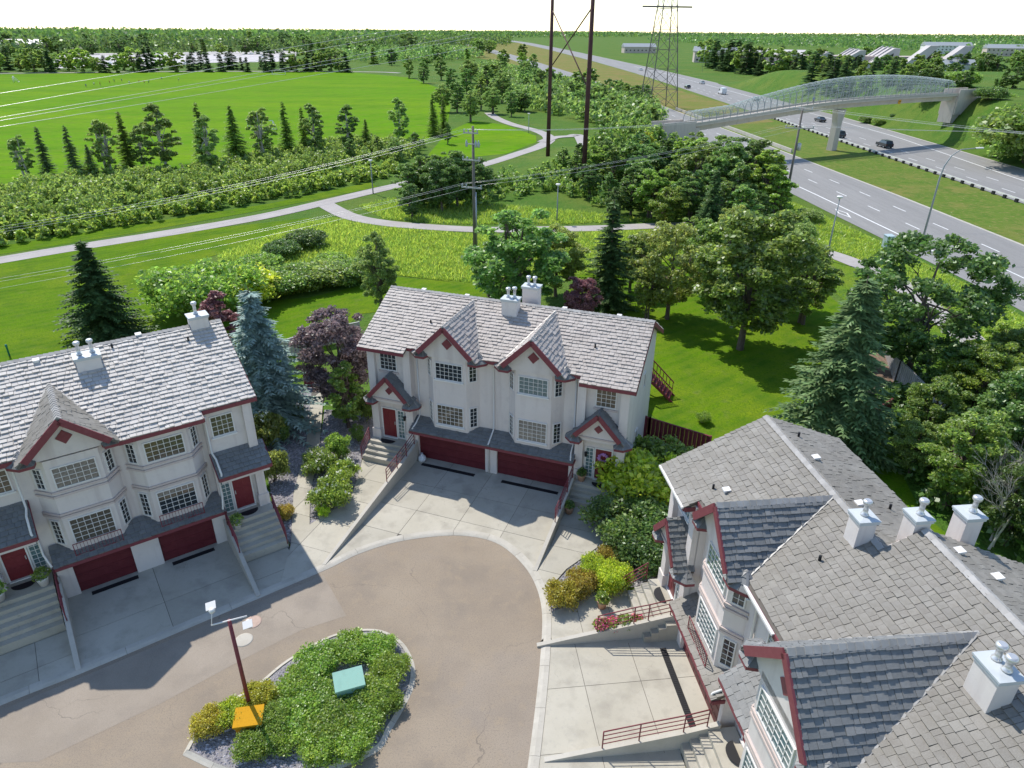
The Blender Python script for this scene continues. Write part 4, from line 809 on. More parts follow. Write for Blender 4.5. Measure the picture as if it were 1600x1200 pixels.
railing(Q, [(-7.35, -.6, 1.0), (-7.35, -1.7, .25)], 'maroon handrail beside the rock bed and right porch')
# planting beds
def bed(name, px, z, mat, label): return sheet(name, poly_spot(px), z, M[mat], label)
bed('gravel_bed', [(412, 700), (440, 640), (478, 600), (489, 594), (478, 700), (459, 770), (455, 850), (445, 838), (428, 800)], -.01, 'gravel', 'grey rock bed beside the row house')
bed('gravel_bed', [(507, 640), (585, 640), (585, 700), (566, 716), (556, 757), (545, 786), (513, 801), (484, 821), (486, 765), (499, 700)], -.012, 'gravel', 'grey rock bed with white flowers')
bed('gravel_bed', [(946, 845), (960, 765), (975, 690), (1080, 700), (1050, 900), (1037, 911), (978, 918), (932, 924), (899, 944), (859, 958), (861, 920), (885, 890), (925, 862)], -.012, 'gravel', 'grey rock bed with golden shrubs')
bed('mulch_bed', [(1330, 560), (1400, 540), (1420, 600), (1400, 650), (1340, 640)], -.02, 'mulch', 'brown mulch under the spreading tree')
def scatter_stones(name, px, n, label, r=(.04, .11)):
    P = poly_spot(px); xs = [p[0] for p in P]; ys = [p[1] for p in P]; V = []; F = []; k = 0
    oct_ = np.array([(1, 0, 0), (0, 1, 0), (-1, 0, 0), (0, -1, 0), (0, 0, 1), (0, 0, -.3)]); of = [(0, 1, 4), (1, 2, 4), (2, 3, 4), (3, 0, 4)]
    while k < n:
        x, y = random.uniform(min(xs), max(xs)), random.uniform(min(ys), max(ys))
        if not inside(P, x, y): continue
        s_ = random.uniform(*r); a = random.uniform(0, 6.28); q = oct_*np.array([s_, s_*random.uniform(.6, 1), s_*random.uniform(.4, .8)]); c, sn = math.cos(a), math.sin(a)
        q = np.column_stack([q[:, 0]*c-q[:, 1]*sn+x, q[:, 0]*sn+q[:, 1]*c+y, q[:, 2]-.005]); F += [tuple(len(V)+i for i in f) for f in of]; V += [tuple(v) for v in q]; k += 1
    me = bpy.data.meshes.new(name); me.from_pydata(V, [], F); o = link_mesh(name, me, M['stone']); prop(o, label, 'gravel', kind='stuff'); return o
def inside(P, x, y):
    c = False
    for i in range(len(P)):
        a, b_ = P[i], P[i-1]
        if (a[1] > y) != (b_[1] > y) and x < (b_[0]-a[0])*(y-a[1])/(b_[1]-a[1])+a[0]: c = not c
    return c
scatter_stones('gravel', [(412, 700), (478, 600), (478, 700), (459, 770), (455, 850), (445, 838), (428, 800)], 2200, 'loose grey rocks beside the row house')
scatter_stones('gravel', [(507, 640), (585, 640), (566, 716), (556, 757), (545, 786), (513, 801), (484, 821), (486, 765), (499, 700)], 1500, 'loose grey rocks under the white flowers')
scatter_stones('gravel', [(946, 845), (960, 765), (1040, 800), (1037, 911), (978, 918), (932, 924), (899, 944), (859, 958), (861, 920), (885, 890), (925, 862)], 2200, 'loose pale rocks under the golden shrubs')
# central island
ISL = smooth_line([spot(*p, 0) for p in [(285, 1180), (310, 1138), (350, 1101), (400, 1070), (450, 1030), (520, 992), (585, 983), (625, 1000), (645, 1030), (649, 1060), (640, 1090), (612, 1140), (585, 1178), (480, 1215), (370, 1215), (285, 1180)]], 5)[:-1, :2]
_t = np.roll(ISL, -1, 0)-np.roll(ISL, 1, 0); _t /= np.linalg.norm(_t, axis=1)[:, None]; IN = np.stack([-_t[:, 1], _t[:, 0]], 1)
if ((ISL.mean(0)-ISL[0])@IN[0]) < 0: IN = -IN
curb_run('curb', np.vstack([ISL, ISL[:1]]), np.vstack([IN, IN[:1]]), 'pale curb round the planted island', w=.2, h=.11, seg=9)
sheet('island_bed', list(ISL+IN*.2), .07, M['gravel'], 'rock mulch bed of the planted island')
_P = [(q[0], q[1]) for q in ISL+IN*.3]
# small utility things
def at_local(H, o): o.matrix_world = H.mx.copy(); return o
g = spot(545, 1062, 1.0); root = empty('transformer_box', (g[0], g[1], .05), R(20), 'pale green metal transformer box among the island shrubs', 'utility box')
b = MB(); b.box(-.55, .55, -.42, .42, 0, .9); b.build('cabinet', surf('green_enamel', (.2, .36, .29), [(4, (.17, .31, .25), .5, .7, .6)], rough=.45), root)
b = MB(); b.prism([(-.6, -.47, .9), (.6, -.47, .9), (.6, .47, .98), (-.6, .47, .98)], (0, 0, .07)); b.build('lid', surf('green_enamel_lid', (.24, .42, .35), [(4, (.2, .36, .3), .5, .7, .6), (16, (.3, .4, .33), .58, .7, .6)], rough=.75, spec=.15), root)
g = spot(394, 1140, .0); root = empty('salt_bin', (g[0], g[1], .1), R(10), 'yellow grit bin at the foot of the brown lamp post', 'bin')
b = MB(); b.prism([(-.42, -.32, 0), (.42, -.32, 0), (.5, -.4, .62), (-.5, -.4, .62)], (0, .72, 0)); b.build('tub', surf('yellow_plastic', (.5, .26, .012), [(4, (.44, .22, .012), .5, .7, .6)], rough=.75, spec=.15), root)
b = MB(); b.prism([(-.54, -.45, .63), (.54, -.45, .63), (.54, .38, .72), (-.54, .38, .72)], (0, 0, .07)); b.build('lid', surf('yellow_lid', (.55, .28, .015), [(4, (.46, .24, .012), .5, .7, .6), (14, (.36, .19, .02), .56, .7, .6)], rough=.8, spec=.1), root)
g = spot(392.6, 1113, .1); root = empty('area_lamp', (g[0], g[1], .08), R(22), 'slim brown lamp post with two white floodlight heads', 'lamp post')
hl = tall((g[0], g[1], .08), 969)
b = MB(); b.tube([(0, 0, 0), (0, 0, hl)], [.085, .07], 8); b.box(-.14, .14, -.14, .14, 0, .03); b.build('post', M['rail'], root)
b = MB(); b.tube([(-.62, 0, hl-.02), (.62, 0, hl-.02)], .03, 6); b.tube([(-.6, 0, hl), (-.5, .2, hl+.5)], .018, 5); b.build('crossarm', M['white'], root)
for sx, zz_ in ((-.5, hl+.55), (.62, hl-.25)):
    b = MB(); b.lathe((sx, .15 if sx < 0 else -.05, zz_-.1), [(.1, 0), (.12, .08), (.06, .16)], 8); b.obox((sx-.02, .32 if sx < 0 else -.25, zz_+.05), (.17, .02, 0), (0, .14, .06), (0, -.02, .03)); h_ = b.build('floodlight', M['white'], root)
    b = MB(); b.obox((sx-.02, .33 if sx < 0 else -.25, zz_+.0), (.14, .0, 0), (0, .11, .05), (0, -.008, .012)); b.build('lens', M['teal'], h_)
for px, py, lab in ((395, 972, 'pinkish round manhole cover nearer the shaded driveway'), (381, 1000, 'pale round manhole cover by the brown lamp post')):
    g = spot(px, py, 0); b = MB(); b.lathe((0, 0, .004), [(.4, 0), (.4, .008), (.33, .012), (.05, .012)], 20); o = b.build('manhole_cover', M['curb'] if 'pale' in lab else surf('rusty_cover', (.45, .33, .27), [(6, (.35, .25, .2), .5, .7, .6)], rough=.7), loc=(g[0], g[1], 0)); prop(o, lab, 'manhole cover', 'manhole covers')
# fences
def fence(name, P, h, mat, label, bw=.14, rails=True, cap=True):
    root = empty(name, label=label, cat='fence'); b = MB(); cp = MB(); posts = []
    for (a, c) in zip(P[:-1], P[1:]):
        a = np.array(a[:2]); c = np.array(c[:2]); L_ = np.linalg.norm(c-a); d = (c-a)/L_; n = int(L_/bw); nn = np.array([-d[1], d[0]])
        for k in range(n):
            p = a+d*(k+.5)*L_/n; off = .012 if k % 2 else -.012
            b.obox((*(p+nn*off), h/2+random.uniform(-.012, .012)-.02), (*(d*L_/n*.47), 0), (*(nn*.011), 0), (0, 0, h/2))
        cp.beam((*a, h+.03), (*c, h+.03), .12, .04); k = max(1, int(L_/2.4))
        for i in range(k+1): posts.append(a+d*L_*i/k)
    o = b.build('board', M[mat], root); prop(o, kind='stuff')
    if cap: cp.build('top_rail', M[mat], root)
    for p in posts: q = MB(); q.box(p[0]-.06, p[0]+.06, p[1]-.06, p[1]+.06, 0, h+.08); q.build('post', M[mat], root)
fence('board_fence', [C.world(8.15, 7.4), spot(1012, 688, .0), spot(1105, 718, 0)], 1.7, 'fence', 'dark maroon board fence between the middle duplex and the right townhouse')
fence('board_fence', [spot(1330, 690, 0), spot(1385, 655, 0)], 1.6, 'fence', 'short maroon board fence under the tall spruce')
fence('board_fence', [spot(440, 560, 0), spot(500, 541, 0), spot(563, 528, 0)], 1.5, 'gfence', 'pale grey board fence behind the purple tree')
fence('sound_fence', [spot(1380, 545, 0), spot(1398, 600, 0), spot(1480, 690, 0)], 2.0, 'gfence', 'pale grey board fence beside the footpath under the spreading tree')
for px, py, lab in ((484, 606, 'maroon gate leaf on the left of the garden walk'), (513, 612, 'maroon gate leaf on the right of the garden walk')):
    g = spot(px, py, 0); root = empty('gate', (g[0], g[1], 0), C.ang+R(8), lab, 'gate', 'garden gate leaves')
    for k in range(6): b = MB(); b.box(-.42+k*.14, -.3+k*.14, -.02, .02, .05, 1.45); b.build('board', M['fence'], root)
    b = MB(); b.box(-.42, .42, .022, .05, .3, .4); b.box(-.42, .42, .022, .05, 1.1, 1.2); b.build('ledge', M['fence'], root)
# deck stair behind the middle duplex
root = empty('deck_stairs', (*C.world(5.3, 12.9), 0), C.ang, 'maroon timber deck and stairs at the end wall of the middle duplex', 'stairs')
b = MB(); b.box(-1.2, 1.3, -4.35, 1.64, 2.3, 2.42); b.build('deck', M['fence'], root)
for k in range(9):
    b = MB(); z = 2.2-k*.24; b.box(1.32+k*.26, 1.62+k*.26, .55, 1.6, z-.05, z); b.build('tread', M['rail'], root)
for yy in (.52, 1.64):
    b = MB(); b.prism([(1.25, yy-.03, 2.3), (1.25, yy-.03, 2.0), (3.7, yy-.03, -.02), (3.95, yy-.03, -.02)], (0, .06, 0)); b.build('stringer', M['rail'], root)
    b = MB(); b.beam((1.3, yy, 3.3), (3.75, yy, 1.05), .07, .07)
    for k in range(10): x = 1.35+k*.26; z = 2.28-(x-1.3)*.92; b.box(x-.025, x+.025, yy-.025, yy+.025, z, z+.95)
    b.build('balustrade', M['rail'], root)
for x, y in ((-1.1, 1.56), (1.22, .45), (1.22, 1.7), (1.22, -2.0), (1.22, -4.2)): b = MB(); b.box(x-.06, x+.06, y-.06, y+.06, 0, 3.3); b.build('post', M['rail'], root)
# pots, planters and odd things by the doors
def pot(H, x, y, z, leaf, label, r=.25, h=.36, top=.4, group='potted plants by the doors', clay=(.5, .3, .2), flow=None):
    w = H.world(x, y); root = empty('potted_plant', (w[0], w[1], z), random.uniform(0, 6), label, 'potted plant', group)
    b = MB(); b.lathe((0, 0, 0), [(r*.7, 0), (r, h), (r*1.08, h+.02), (r*1.08, h+.06), (r*.9, h+.06)], 14); b.build('pot', surf('pot_glaze', clay, rough=.6, vary=.1), root)
    n = 260; th = rng.uniform(0, 6.28, n); ph = rng.uniform(-.2, 1.4, n); rr = top*rng.uniform(.6, 1, n); cc = np.column_stack([rr*np.cos(th)*np.cos(ph), rr*np.sin(th)*np.cos(ph), h+.06+top*.3+rr*np.sin(ph)])
    link_mesh('foliage', leaf_quads('foliage', cc, .06), LEAF[leaf], root)
    if flow: link_mesh('blossom', leaf_quads('blossom', cc[::2]*np.array([1.06, 1.06, 1.05]), .05), LEAF[flow], root)
def leaf_quads(name, Cn, size, normals=None, long=1.6):
    n = len(Cn); A = rng.normal(size=(n, 3)); 
    if normals is not None: A = A-normals*(A*normals).sum(1)[:, None]*.8
    A /= np.linalg.norm(A, axis=1)[:, None]; B = np.cross(A, rng.normal(size=(n, 3)) if normals is None else normals+.5*rng.normal(size=(n, 3))); B /= np.linalg.norm(B, axis=1)[:, None]+1e-9
    s_ = size*rng.uniform(.45, 1.5, (n, 1)); A = A*s_*long/1.3; B = B*s_/1.3; m_ = rng.uniform(-.2, .2, (n, 1))
    V = np.stack([Cn-A, Cn-A*m_+B, Cn+A, Cn-A*m_-B], 1).reshape(-1, 3); return raw_mesh(name, V, np.arange(4*n).reshape(n, 4))
for k, (x, y, lf, fl_, top, nm) in enumerate(((-4.95, -3.35, 'bright', 'pink', .3, 'first pot of bright pink flowers, farthest from the porch'), (-4.95, -2.85, 'bright', 'pink', .28, 'second pot, magenta flowers behind the handrail'), (-4.95, -2.25, 'mid', None, .34, 'brown pot with leafy green plant behind the handrail'), (-4.95, -1.75, 'bright', 'pink', .3, 'pot of red flowers nearest the right porch'))): pot(Q, x, y, .07, lf, nm, top=top*1.35, flow=fl_)
pot(C, 5.75, -.15, 1.0, 'dark', 'clipped round evergreen in a pot by the wreath door', top=.3); pot(C, 5.62, -2.2, .08, 'dark', 'clipped round evergreen at the foot of the wreath door wall', top=.3); pot(L, -4.3, -.3, 1.5, 'mid', 'white planter of greenery right of the far left door', clay=(.6, .58, .55)); pot(L, -6.0, -.3, 1.5, 'bright', 'white planter of greenery left of the far left door', clay=(.6, .58, .55), r=.26); pot(L, 4.25, -.95, 1.25, 'mid', 'white pot beside the row house right steps', clay=(.6, .58, .55), r=.18); pot(Q, -6.6, -2.9, .06, 'mid', 'pot of green leaves at the edge of the rock bed', top=.35)
g = C.world(-4.6, -.25); b = MB(); b.lathe((0, 0, 0), [(.22, 0), (.27, .12), (.24, .3), (.12, .42), (.04, .47), (.09, .55)], 9); o = b.build('refuse_bag', surf('white_plastic', (.72, .73, .75), rough=.4, bump=[(9, 1, .06)]), loc=(g[0], g[1], ZS)); prop(o, 'white plastic bag standing beside the left garage', 'bag')

# ------------------------------------------------------------------ poles, wires, lamps
def lamp_post(px, py, top, label, kind='top'):
    g = spot(px, py); h = tall(g, top); root = empty('lamp_post', g, 0, label, 'lamp post', 'path lamps')
    b = MB(); b.tube([(0, 0, -.1), (0, 0, h*.5), (0, 0, h)], [.11, .09, .06], 8); b.build('post', M['grey_paint'], root)
    b = MB(); b.lathe((0, 0, h-.02), [(.08, 0), (.1, .06), (.34, .22), (.36, .3), (.3, .36), (.05, .38)], 12); b.build('lamp_head', M['white'], root)
lamp_post(583, 302, 253, 'grey lamp post on the path fork, in front of the thicket'); lamp_post(870, 346, 291, 'grey lamp post beside the lower path, right of the utility pole'); lamp_post(826, 208, 179, 'grey lamp post inside the far bend of the path'); lamp_post(1291, 406, 311, 'tall slim lamp post on the footpath beside the highway')
lamp_post(1097, 112, 72, 'far lamp post beyond the white van')
def road_lamp(px, py, topy, armx, label, rz=0.0):
    g = spot(px, py); h = tall(g, topy); root = empty('street_lamp', g, rz, label, 'street lamp', 'highway lamps'); b = MB()
    P = [(0, 0, 0), (0, 0, h*.72), (.15, 0, h*.83), (.7, 0, h*.93), (1.6, 0, h*.985), (armx, 0, h)]; b.tube(P, [.14, .1, .09, .075, .06, .05], 8); b.build('post', M['grey_paint'], root)
    b = MB(); b.obox((armx+.35, 0, h+.02), (.42, 0, .02), (0, .16, 0), (0, 0, .06)); b.build('lamp_head', M['white'], root); b = MB(); b.lathe((0, 0, 0), [(.28, 0), (.28, .1), (.16, .3)], 10); b.build('base', M['steel'], root)
road_lamp(1437, 390, 231, 3.4, 'tall curved street lamp beside the near carriageway'); road_lamp(1292, 160, 84, 3.0, 'far curved street lamp behind the footbridge', R(180))
def hang(b, a, c, sag, r=.02, n=14):
    a = np.array(a, float); c = np.array(c, float); b.tube([a+(c-a)*t-np.array((0, 0, sag*4*t*(1-t))) for t in np.linspace(0, 1, n+1)], r, 4)
def wire(a, c, sag, label, r=.012, group='overhead wires'):
    b = MB(); hang(b, a, c, sag, r); o = b.build('overhead_wire', M['wire'], fix=False); prop(o, label, 'wire', group); return o
# wooden distribution pole
g = spot(742, 389); hA = tall(g, 197); pA = np.array(g); root = empty('utility_pole', g, R(-22), 'tall weathered utility pole with four crossarms behind the duplex', 'utility pole')
b = MB(); b.tube([(0, 0, -.2), (0, 0, hA)], [.23, .14], 10); b.build('pole', M['timber'], root); b = MB(); b.tube([(.27, 0, 0), (.25, 0, hA*.48)], [.11, .1], 8); b.build('conduit', M['steel'], root)
arms = [(hA-.75, .95, 18), (hA*.74, 1.15, 0), (hA*.52, 1.35, 0)]; tips = []
def loc_w(p): c, s_ = math.cos(R(-22)), math.sin(R(-22)); return pA+np.array([p[0]*c-p[1]*s_, p[0]*s_+p[1]*c, p[2]])
for i, (z, w, t) in enumerate(arms):
    b = MB(); b.box(-w-.2, w-.2, -.26, -.13, z-.08, z+.08); b.build('crossarm', M['gfence'], root); tp = []
    for x in (-w-.1, -w+.45, w-.3):
        b = MB(); b.lathe((x, -.2, z+.08), [(.04, 0), (.1, .06), (.06, .12), (.1, .18), (.05, .3)], 8); b.build('insulator', M['insul'], root); tp.append(loc_w((x, -.2, z+.4)))
    tips.append(tp)
b = MB(); b.box(-.9, 1.0, -.24, -.14, hA*.865-.05, hA*.865+.05); b.build('crossarm', M['gfence'], root)
for x in (-.75, .45, .8): b = MB(); b.lathe((x, -.2, hA*.865-.35), [(.12, 0), (.15, .1), (.15, .5), (.08, .62), (.05, .8)], 8); b.build('switch', M['insul'], root)
# pole beside the highway
g = spot(1222, 345); hB = tall(g, 168); pB = np.array(g); root = empty('utility_pole', g, R(-8), 'slim utility pole with a transformer can beside the highway', 'utility pole')
b = MB(); b.tube([(0, 0, -.2), (.0, 0, hB)], [.2, .13], 10); b.build('pole', M['timber'], root); tipsB = []
for z, w in ((hB-.3, 1.3), (hB*.83, 1.9)):
    b = MB(); b.box(-w, w, -.22, -.1, z-.07, z+.07); b.build('crossarm', M['gfence'], root); tp = []
    for x in (-w+.1, -w*.35, w-.1): b = MB(); b.lathe((x, -.16, z+.07), [(.04, 0), (.1, .06), (.06, .12), (.1, .18), (.05, .3)], 8); b.build('insulator', M['insul'], root); tp.append(pB+np.array([x, -.16, z+.38]))
    tipsB.append(tp)
b = MB(); b.lathe((.42, -.1, hB*.64), [(.24, 0), (.27, .05), (.27, .85), (.2, .95), (.08, 1.0)], 12); b.build('transformer_can', M['steel'], root)
def far_pt(px, py, D):
    d = _rt*(px-800)/FPX-_up*(py-600)/FPX+_fw; return np.array([0, 0, CAM_H])+d*(D/math.hypot(d[0], d[1]))
for k, (py, tp) in enumerate(zip((357, 361.5, 366), tips[0])): wire(tp, far_pt(-60, py+6, 96), .9, ('highest', 'middle', 'lowest')[k]+' of three upper wires from the weathered pole to the left edge')
for k, (py, tp) in enumerate(zip((431, 436, 447), tips[2])): wire(tp, far_pt(-60, py+14, 88), .6, ('highest', 'middle', 'lowest')[k]+' of three lower wires from the weathered pole across the lawn')
for tp, tb in zip(tips[0], tipsB[0]): wire(tp, tb, 1.0, 'upper wire slung between the two utility poles')
for tp, tb in zip(tips[2], tipsB[1]): wire(tp, tb, .7, 'lower wire slung between the two utility poles')
for tb in tipsB[0]: wire(tb, tb+np.array([48, -55, 1.0]), 1.2, 'wire running from the roadside pole over the highway')
for tb in tipsB[1]: wire(tb, np.array([120, 105, 14.0])+(tb-pB)*np.array([1, 1, 0]), 1.2, 'lower wire running from the roadside pole over the highway')
# rust-brown two-legged transmission pylon
gl_, gr_ = np.array(spot(856, 244)), np.array(spot(911, 292)); HP = 34.0; root = empty('transmission_pylon', gl_, 0, 'rust brown two-legged transmission pylon with cross bracing', 'pylon'); v = gr_-gl_
for p in (np.zeros(3), v): b = MB(); b.tube([p+np.array((0, 0, -.3)), p+np.array((0, 0, HP))], [.44, .3], 12); b.build('leg', M['rust'], root)
zb0, zb1 = 17.2, 27.5
b = MB(); b.tube([np.array((0, 0, zb0)), v+np.array((0, 0, zb1))], .12, 6); b.build('brace', M['rust'], root); b = MB(); b.tube([v+np.array((0, 0, zb0-1.5)), np.array((0, 0, zb1))], .12, 6); b.build('brace', M['rust'], root)
b = MB(); b.beam(-v*.35+np.array((0, 0, HP-1.2)), v*1.35+np.array((0, 0, HP-1.2)), .4, .6); b.build('crossbeam', M['rust'], root)
for k, (y0, y1) in enumerate(((146, 67), (168, 71), (185, 88), (190, 90), (199, 101))):
    a = far_pt(-80, y0+12, 120-5*k); c = far_pt(620+8*k, y1-22+8*k*.3, 150); d = (c-a); wire(a, a+d*1.25, .2, ('topmost', 'second', 'third', 'fourth', 'lowest')[k]+' of the pale transmission lines sweeping over the sports field', r=.024, group='transmission lines')
# dark lattice tower by the highway
g = np.array(spot(1028, 168)); root = empty('lattice_tower', g, R(12), 'dark steel lattice tower standing beside the far highway', 'tower'); HT, w0, w1 = 44.0, 5.2, 1.6
cor = lambda k, z: np.array([(-1 if k in (0, 3) else 1)*(w0+(w1-w0)*z/HT), (-1 if k < 2 else 1)*(w0+(w1-w0)*z/HT), z])
for k in range(4): b = MB(); b.beam(cor(k, 0), cor(k, HT), .24, .24); b.build('leg', M['lattice'], root)
for s_ in range(4):
    b = MB()
    for j in range(7): z0, z1 = HT*j/7, HT*(j+1)/7; q = (s_+1) % 4; b.beam(cor(s_, z0), cor(q, z1), .11, .11); b.beam(cor(q, z0), cor(s_, z1), .11, .11); b.beam(cor(s_, z1), cor(q, z1), .11, .11)
    b.build('bracing', M['lattice'], root)
for z in (HT-12, HT-4):
    b = MB(); b.beam((-9, 0, z), (9, 0, z), .4, .5); b.build('crossarm', M['lattice'], root)
g = spot(1384, 392); root = empty('roadside_cabinet', g, R(8), 'pale blue-grey service cabinet on a post behind the spreading tree', 'cabinet'); b = MB(); b.box(-.5, .5, -.4, .4, .4, 1.9); b.prism([(-.55, -.45, 1.9), (.55, -.45, 1.9), (.55, .45, 2.0), (-.55, .45, 2.0)], (0, 0, .06)); b.build('case', surf('cabinet_enamel', (.4, .5, .52), rough=.45), root); b = MB(); b.box(-.12, .12, -.12, .12, -.1, .4); b.build('foot', M['steel'], root)
g = spot(15, 556); b = MB(); b.lathe((0, 0, 0), [(.07, 0), (.07, .8), (.09, .82), (.09, 1.0), (.03, 1.05)], 8); o = b.build('marker_post', surf('teal_plastic', (.03, .2, .17), rough=.5), loc=g); prop(o, 'small teal marker post on the lawn behind the row house roof', 'post')

# ------------------------------------------------------------------ footbridge over the highway
BO, BA = np.array([74.5, 170.5]), R(30.0)
class _F: pass
BX, BY = np.array([math.cos(BA), math.sin(BA)]), np.array([-math.sin(BA), math.cos(BA)])
def bridge_pt(px, py):
    d = _rt*(px-800)/FPX-_up*(py-600)/FPX+_fw; o = np.array([0, 0, CAM_H]); n = np.array([*BY, 0]); t = (np.array([*BO, 0])-o)@n/(d@n); p = o+d*t; return (p[:2]-BO)@BX, p[2]
top = smooth_line([bridge_pt(*p) for p in [(1058, 196.5), (1095, 191), (1180, 177.5), (1285, 161.5), (1390, 152.5), (1490, 147)]], 6)
root = empty('footbridge', (BO[0], BO[1], 0), BA, 'pale concrete footbridge with arched mesh enclosure over the highway', 'bridge')
b = MB()
for i in range(len(top)-1):
    (x0, z0), (x1, z1) = top[i], top[i+1]
    pr = [(-1.75, 0), (1.75, 0), (1.75, -.35), (.95, -.5), (.8, -1.4), (-.8, -1.4), (-.95, -.5), (-1.75, -.35)]
    A = [(x0, y, z0+z) for y, z in pr]; B_ = [(x1, y, z1+z) for y, z in pr]
    for k in range(len(pr)): q = (k+1) % len(pr); b.face([A[k], B_[k], B_[q], A[q]])
b.build('deck', M['bridge'], root)
for sy in (-1.72, 1.72):
    b = MB()
    for i in range(len(top)-1): b.beam((top[i][0], sy, top[i][1]+.18), (top[i+1][0], sy, top[i+1][1]+.18), .16, .4)
    b.build('parapet', M['curb'], root)
zt = np.interp(0, top[:, 0], top[:, 1])
b = MB(); b.prism([(-.9, -.75, -.3), (.9, -.75, -.3), (.8, -.75, zt-4.6), (1.45, -.75, zt-1.7), (-1.45, -.75, zt-1.7), (-.8, -.75, zt-4.6)], (0, 1.5, 0)); b.build('pier', M['bridge'], root)
x0, zl = top[0]; b = MB(); b.box(x0-5, x0+3.2, -2.0, -1.76, -1, zl+.9); b.box(x0-5, x0+3.2, 1.76, 2.0, -1, zl+.9); b.box(x0-.5, x0+4.5, -1.7, 1.7, -1, zl-.4); b.build('abutment', M['bridge'], root)
x1, z1_ = top[-1]; b = MB(); b.box(x1-1.0, x1+9, -2.1, -1.77, 6, z1_+1.2); b.box(x1-1, x1+9, 1.77, 2.1, 6, z1_+1.2); b.box(x1-1.2, x1+3, -1.74, 1.74, 4, z1_-.4); b.build('abutment', M['bridge'], root)
fr = MB(); xa, xe = top[0][0]+3, top[-1][0]-2.5; hoops = np.arange(xa, xe, 1.9); mesh_b = MB(); rails = MB()
hz = lambda x: np.interp(x, top[:, 0], top[:, 1]); hh = lambda x: 2.1+2.7*np.clip(math.sin(math.pi*np.clip((x-xa-11)/(xe-xa-4), 0, 1)), 0, 1)**.9
arc = lambda x, n=12: [np.array((x, 1.72*math.cos(math.pi*k/n)*(1.0 if 0 < k < n else 1.0), hz(x)+.35+hh(x)*(math.sin(math.pi*k/n)**.7))) for k in range(n+1)]
for x in hoops: q = MB(); q.tube(arc(x), .07, 5, cap=False); q.build('hoop', M['grey_paint'], root)
A_ = [arc(x) for x in hoops]
for k in range(0, 13): rails.tube([a[k] for a in A_], .02 if k % 3 else .035, 4, cap=False)
xx = np.arange(xa, xe, .2)
for x in xx: mesh_b.tube(arc(x, 10), .012, 3, cap=False)
M['meshwire'] = surf('mesh_coating', (.42, .52, .5), rough=.5); r_ = rails.build('longitudinal_wires', M['meshwire'], root, fix=False); r_['kind'] = 'stuff'; o = mesh_b.build('mesh_wires', M['meshwire'], root, fix=False); o['kind'] = 'stuff'
b = MB(); xs_ = bridge_pt(1398, 166)[0]; zs_ = hz(xs_)-.95; b.prism([(xs_-.55*math.cos(t), -1.05, zs_+.55*math.sin(t)) for t in np.linspace(0, 2*math.pi, 17)[:-1]], (0, .06, 0)); sg_ = b.build('round_sign', surf('amber_sign', (.72, .36, .03), rough=.4), root); b = MB(); b.prism([(xs_-.2, -1.1, zs_-.12), (xs_+.2, -1.1, zs_-.12), (xs_+.2, -1.1, zs_+.12), (xs_-.2, -1.1, zs_+.12)], (0, .05, 0)); b.build('sign_mark', M['black'], sg_)
# median barrier blocks, low wall of the near gutter
for k in range(44):
    y = 103+k*3.1; x = float(yx(FL, y))-.55; b = MB(); b.box(-.16, .16, -.3, .3, 0, .55); o = b.build('barrier_post', M['black'], loc=(x, y, -.03)) if k == 0 else link_mesh('barrier_post', bp_, None, loc=(x, y, -.03))
    if k == 0: bp_ = o.data
    prop(o, 'small black block of the row along the median edge', 'barrier post', 'black blocks along the highway median')
root = empty('guard_rail', (0, 0, 0), 0, 'low pale rail behind the row of black blocks', 'guard rail'); b = MB(); ys_ = np.arange(100, 240, 6.0)
for a, c in zip(ys_[:-1], ys_[1:]): b.beam((float(yx(FL, a))-.3, a, .5), (float(yx(FL, c))-.3, c, .5), .06, .3)
b.build('beam', M['white'], root)
root = empty('jersey_barrier', (0, 0, 0), 0, 'low pale concrete barrier on the median left of the pier', 'barrier')
for y in np.arange(166, 262, 6.0): b = MB(); x, x2 = float(yx(NR, y)), float(yx(NR, y+5.9)); b.beam((x+1.0, y, .35), (x2+1.0, y+5.9, .35), .35, .8); b.build('barrier_section', M['curb'], root)

